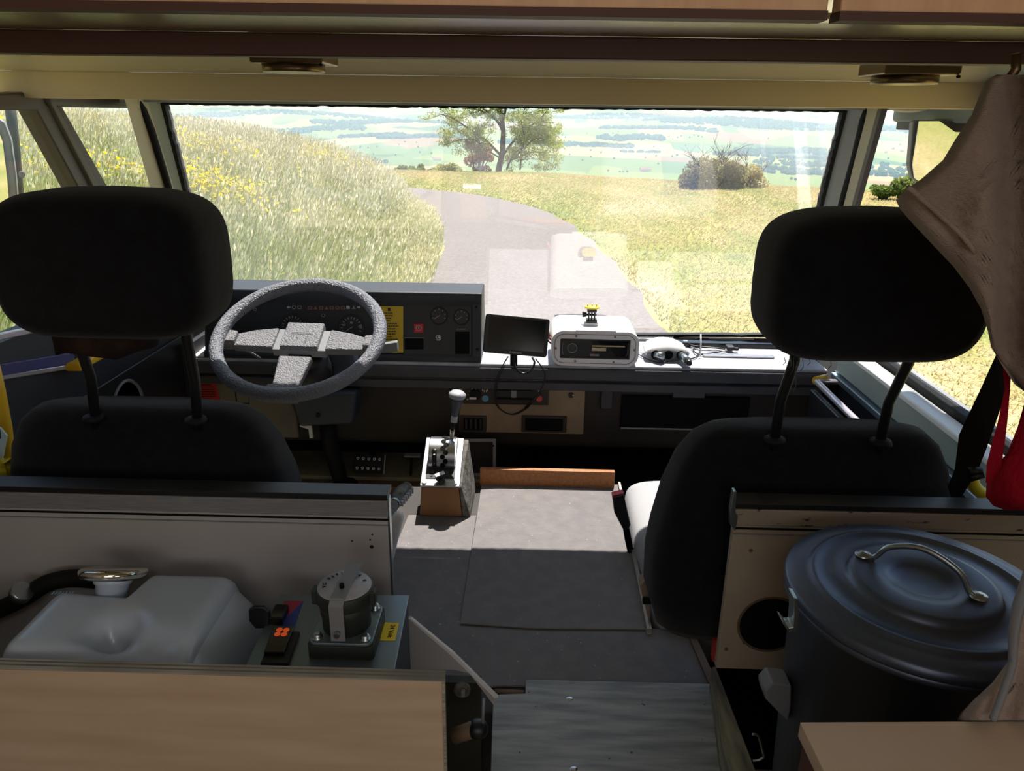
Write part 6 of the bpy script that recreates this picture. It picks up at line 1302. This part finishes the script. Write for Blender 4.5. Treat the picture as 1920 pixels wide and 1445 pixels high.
HG = [('small pale house of the hazy village at right above the field', 'village houses right of the bush', [(1470 + (k * 29) % 96, 286 + (k * 17) % 50, 1.2) for k in range(22)]),
      ('small pale house of the hazy village seen in the side window', 'village houses in the side window', [(1650 + (k * 41) % 110, 262 + (k * 23) % 76, 1.3) for k in range(18)]),
      ('small house of the village above the left meadow edge', 'village houses at left', [(640 + (k * 19) % 74, 302 + (k * 7) % 16, .9) for k in range(14)]),
      ('pale hamlet house on the upper far slope', 'hamlet on the far slope', [(1180 + (k * 31) % 130, 222 + (k * 11) % 20, 1.6) for k in range(8)])]
for lab, grp, lst in HG:
    for (px_, py_, s_) in lst:
        p, r = vpt(px_, py_)
        if p is None: continue
        o = house(lab, grp) if hs_ is None else copy_tree(hs_); hs_ = hs_ or o
        o['label'] = lab; o['group'] = grp; o.location = p; o.scale = (s_, s_, s_); o.rotation_euler = (0, 0, random.random() * 6)
for px_, py_, s_, lab in ((1210, 322, 1.9, 'long farmhouse with grey roof down in the green valley fields'), (820, 302, 1.7, 'low farm building down in the fields left of the big tree')):
    p, r = vpt(px_, py_)
    if p is not None:
        o = copy_tree(hs_); o.location = p; o.scale = (s_ * 1.8, s_, s_); o['label'] = lab; o.rotation_euler = (0, 0, .2)
        if 'group' in o: del o['group']
        o.name = 'farmhouse'
# ================================================================== NEAR TREES AND BUSHES
mat('bark', (92, 80, 72), 0.95, c2=(70, 60, 54), scale=6, bump=.6, bscale=30)
mat('leaf_mix', (150, 170, 70), 0.7, vcol=True, trans=0.45, spec=0.15)
def leaves(name, pts, size, cols, parent, n_per=1):
    P = np.array(pts); n = len(P); a = RNG.normal(size=(n, 3)); a /= np.linalg.norm(a, axis=1, keepdims=True); b_ = RNG.normal(size=(n, 3)); b_ -= a * (a * b_).sum(1, keepdims=True); b_ /= np.linalg.norm(b_, axis=1, keepdims=True)
    s_ = size * (.6 + .8 * RNG.random(n))[:, None]; V = np.stack([P - a * s_, P + b_ * s_ * .45, P + a * s_, P - b_ * s_ * .45], 1)
    c0, c1 = lc(cols[0]), lc(cols[1]); cl = c0 + (c1 - c0) * RNG.random(n)[:, None]
    o = mesh_np(name, V.reshape(-1, 3), (np.arange(n) * 4)[:, None] + np.arange(4)[None], 'leaf_mix', False, np.repeat(cl, 4, 0))
    me = o.data; L = world_loc(parent); me.transform(Matrix.Translation(-L)); o.parent = parent; return o
def grow(mb, p, d, L, r, depth, tips, rr, spread=.6, up_=.15):
    n = 4; pts = [p]; rad = [r]; dd = d.copy()
    for k in range(n):
        dd = (dd + Vector((rr.gauss(0, .16), rr.gauss(0, .16), rr.gauss(0, .10) + up_ * .15))).normalized(); pts.append(pts[-1] + dd * (L / n)); rad.append(r * (1 - .45 * (k + 1) / n))
    mb.tube(pts, rad, 6 if depth > 1 else 4)
    if depth <= 1: tips.extend(pts[1:])
    if depth == 0: return
    for k in range(rr.choice((3, 4)) if depth > 1 else 4):
        a = rr.uniform(0, 6.28); t = rr.uniform(.45, 1); q = pts[max(1, int(t * n))]; ax = Vector((math.cos(a), math.sin(a), rr.uniform(-.1, .5))); nd = (dd * (1 - spread) + ax * spread).normalized()
        grow(mb, q, nd, L * rr.uniform(.55, .78), rad[-1] * .85, depth - 1, tips, rr, spread, up_)
D0 = 41.0; gb_ = atY(933, 321, D0); gb_.z = float(gz(gb_.x, D0)) - .05
ps = 1 / (F / (D0 * math.cos(PITCH) ** 1)) * 1.06  # metres per pixel there
bt = thing('field_tree', gb_, 'big spreading tree with forked dark trunk at the field edge beyond the bend', 'tree')
rr = random.Random(12); mb = MB(); tips = []
base = gb_.copy()
def TP(px, py, dy=0.0): q = atY(px, py, D0 + dy); return q
main = [(Vector(base), .17), (TP(942, 285), .15), (TP(944, 245), .13), (TP(940, 215), .12), (TP(930, 190), .10), (TP(915, 160), .07), (TP(900, 135), .04)]
mb.tube([p for p, r in main], [r for p, r in main], 10)
limbs = [([(944, 250), (930, 225), (900, 207), (868, 203)], .07), ([(940, 292), (910, 262), (880, 242), (850, 222), (826, 214)], .075), ([(943, 225), (950, 195), (955, 160), (958, 130)], .08), ([(944, 290), (965, 262), (990, 240), (1010, 225), (1028, 205)], .07),
         ([(950, 318), (958, 300), (976, 284), (984, 262), (978, 230), (985, 200)], .06), ([(975, 318), (978, 285), (976, 250), (972, 215), (975, 180)], .05), ([(944, 300), (915, 282), (890, 262), (862, 262), (835, 272)], .04), ([(944, 240), (915, 210), (880, 190), (850, 170)], .06), ([(960, 300), (1000, 285), (1030, 290)], .03), ([(990, 240), (1020, 250), (1040, 270)], .03), ([(940, 215), (905, 180), (870, 150)], .05), ([(985, 200), (1010, 170), (1025, 140)], .05), ([(978, 285), (1000, 262), (1022, 262), (1042, 285)], .03), ([(976, 300), (1004, 298), (1034, 306)], .025), ([(984, 262), (1008, 236), (1036, 240)], .03)]
for pts, r in limbs:
    dy = rr.uniform(-1.6, 1.6); P = [TP(x, y, dy * k / len(pts)) for k, (x, y) in enumerate(pts)]; P = spl(P, 3); mb.tube(P, [r * (1 - .75 * k / len(P)) for k in range(len(P))], 7)
    for k in range(3, len(P), 1):
        for _ in range(2):
            dd = Vector((rr.gauss(0, 1), rr.gauss(0, 1), rr.gauss(.1, .7))).normalized(); grow(mb, P[k], dd, rr.uniform(.5, .95), r * .22, 1, tips, rr)
mb.build('trunk_and_branches', 'bark', bt)
lp_ = [];
for t in tips:
    for _ in range(6): lp_.append((t.x + rr.gauss(0, .09), t.y + rr.gauss(0, .12), t.z + rr.gauss(0, .08)))
leaves('foliage', lp_, .055, ((150, 168, 72), (206, 208, 118)), bt)
def bush(name, px, py, Y, wpx, hpx, n, cols, lab, seed, twigs=0, size=.07, cat='bush', zoff=0.0, ztop=.9):
    c = atY(px, py, Y); c.z = float(gz(c.x, Y)) + zoff; t = thing(name, c, lab, cat); m_ = Y * math.cos(PITCH) / F * 1.04; W, Hh = wpx * m_ / 2, hpx * m_; r2 = random.Random(seed)
    mb = MB(); pts = []; bl = [(r2.uniform(-.75, .75) * W, r2.uniform(-.6, .6) * W, r2.uniform(.1, ztop) * Hh * .75, r2.uniform(.22, .42)) for _ in range(16)]
    for bx, by, bz, br in bl:
        bz *= (1 - .45 * abs(bx) / W); 
        for _ in range(n // 16):
            v = Vector((r2.gauss(0, 1), r2.gauss(0, 1), r2.gauss(0, 1))).normalized() * (br * min(W, Hh) * r2.uniform(.7, 1.05)); z = c.z + bz + v.z * .8
            pts.append((c.x + bx + v.x, c.y + by + v.y, max(z, c.z)))
        mb.tube([c + Vector((bx * .2, by * .2, -.1)), c + Vector((bx * .7, by * .7, bz * .6)), c + Vector((bx, by, bz))], [.04, .025, .01], 5)
    tp = []
    for k in range(twigs):
        a = r2.uniform(-1, 1); d = Vector((a, r2.gauss(0, .4), r2.uniform(.3, 1))).normalized(); grow(mb, c + Vector((a * W * .5, 0, Hh * .35)), d, Hh * r2.uniform(.5, .75), .022, 2, tp, r2, .5)
    mb.build('stems', 'bark', t); leaves('foliage', pts, size, cols, t); return t
bush('copper_bush', 894, 318, 41.6, 66, 78, 5200, ((142, 106, 80), (178, 140, 106)), 'reddish brown bush left of the big tree trunk', 3, size=.06, ztop=1.15)
bush('thorn_bush', 1340, 341, 31, 125, 66, 9000, ((112, 104, 66), (168, 160, 92)), 'dark dense bush with bare twigs on the field crest at right', 5, twigs=9, size=.055)
bush('thorn_bush', 1398, 342, 31.5, 86, 52, 4200, ((170, 158, 96), (206, 192, 128)), 'lighter yellowish bush joined to the right of the dark bush', 6, twigs=4, size=.05)
bush('hedge_bush', 782, 322, 43, 90, 20, 3000, ((110, 134, 60), (146, 164, 84)), 'low green hedge at the bend left of the copper bush', 8, size=.07, zoff=.2)
bush('hedge_bush', 845, 320, 42, 56, 26, 1800, ((150, 160, 84), (184, 186, 112)), 'pale green scrub between the hedge and the copper bush', 9, size=.07, zoff=.1)
bush('side_shrub', 1655, 365, 27, 50, 28, 1500, ((106, 128, 66), (140, 156, 84)), 'green shrub low in the right side window', 10, size=.07, zoff=.1)
bush('side_shrub', 1710, 366, 27, 84, 52, 3200, ((116, 134, 74), (150, 162, 92)), 'taller green shrub half behind the right mirror', 11, size=.07, zoff=.1)

# ---- outside mirrors
mr = thing('side_mirror', atX(20, 300, -1.25), 'tall outside mirror at the left edge reflecting green grass', 'mirror')
q = [atX(*p_, -1.22) for p_ in ((-70, 205), (10, 213), (32, 235), (46, 300), (52, 420), (-60, 425))]
YM = sum(p.y for p in q) / 6
Pm = [atY(p_[0] - 12, p_[1], YM) for p_ in ((-110, 216), (2, 216), (20, 228), (33, 262), (42, 330), (50, 430), (-110, 430))]
MB().prism(Pm, (-0.02, 0.035, 0)).build('mirror_housing', 'grey_plastic', mr, bevel=.006, seg=3)
Pg = [atY(p_[0] - 12, p_[1], YM - .001) for p_ in ((-100, 226), (-4, 226), (8, 238), (18, 266), (26, 330), (34, 425), (-100, 425))]
MB().prism([Vector((p.x, p.y - .002 - .0 * p.x, p.z)) for p in Pg], (0, .002, 0)).build('mirror_glass', 'mirror_glass', mr)
MB().tube([atY(18, 190, YM + .12), atY(26, 260, YM + .12), atY(36, 380, YM + .12)], .012, 10).build('mirror_arm', 'black_plastic', mr)
q = atY(41, 327, YM - .004); MB().lathe([(.0001, .003), (.006, .003), (.008, 0)], 20, Matrix.Translation(q) @ Matrix.Rotation(R(90), 4, 'X'), cap=False).build('housing_knob', 'grey_plastic', mr)
ml = thing('side_mirror', atY(1770, 290, 1.62), 'large rounded outside mirror in the right side window', 'mirror')
YN = 1.62; oc = [(1716, 236), (1724, 226), (1850, 224), (1870, 240), (1868, 330), (1850, 352), (1722, 350), (1708, 336), (1705, 318)]
oc = [(1712, 225), (1900, 225), (1900, 350), (1725, 345), (1710, 335), (1705, 310)]
MB().prism([atY(*p_, YN) for p_ in oc], (.02, .06, 0)).build('mirror_housing', 'grey_plastic', ml, bevel=.008, seg=3)
MB().prism([(lambda p: Vector((p.x, p.y - .004 - .14 * (p.z - atY(1800, 345, YN).z), p.z)))(atY(x + (2 if x < 1800 else -2), y + (2 if y < 300 else -2), YN)) for x, y in oc], (0, .002, 0)).build('mirror_glass', 'mirror_glass', ml)
MB().tube([atY(1800, 224, YN + .03), atY(1806, 215, YN + .03), atY(1830, 190, YN)], .01, 8).build('mirror_arm', 'black_plastic', ml)

# ================================================================== HAZE over the far valley
hm = bpy.data.materials.new('haze'); hm.use_nodes = True; nt = hm.node_tree; nt.nodes.clear()
vs_ = nt.nodes.new('ShaderNodeVolumeScatter'); vs_.inputs['Density'].default_value = 1 / 4300; vs_.inputs['Anisotropy'].default_value = .35; vs_.inputs['Color'].default_value = (.30, .43, .67, 1)
ot = nt.nodes.new('ShaderNodeOutputMaterial'); nt.links.new(vs_.outputs[0], ot.inputs['Volume'])
try: hm.volume_intersection_method = 'FAST'
except Exception: pass
o = MB().box((-14000, 350, -400), (16000, 14500, 1100)).build('haze', 'road'); o.data.materials.clear(); o.data.materials.append(hm)
tag(o, 'thin blue haze hanging over the far valley', 'haze', kind='stuff')
sc.cycles.volume_bounces = 1
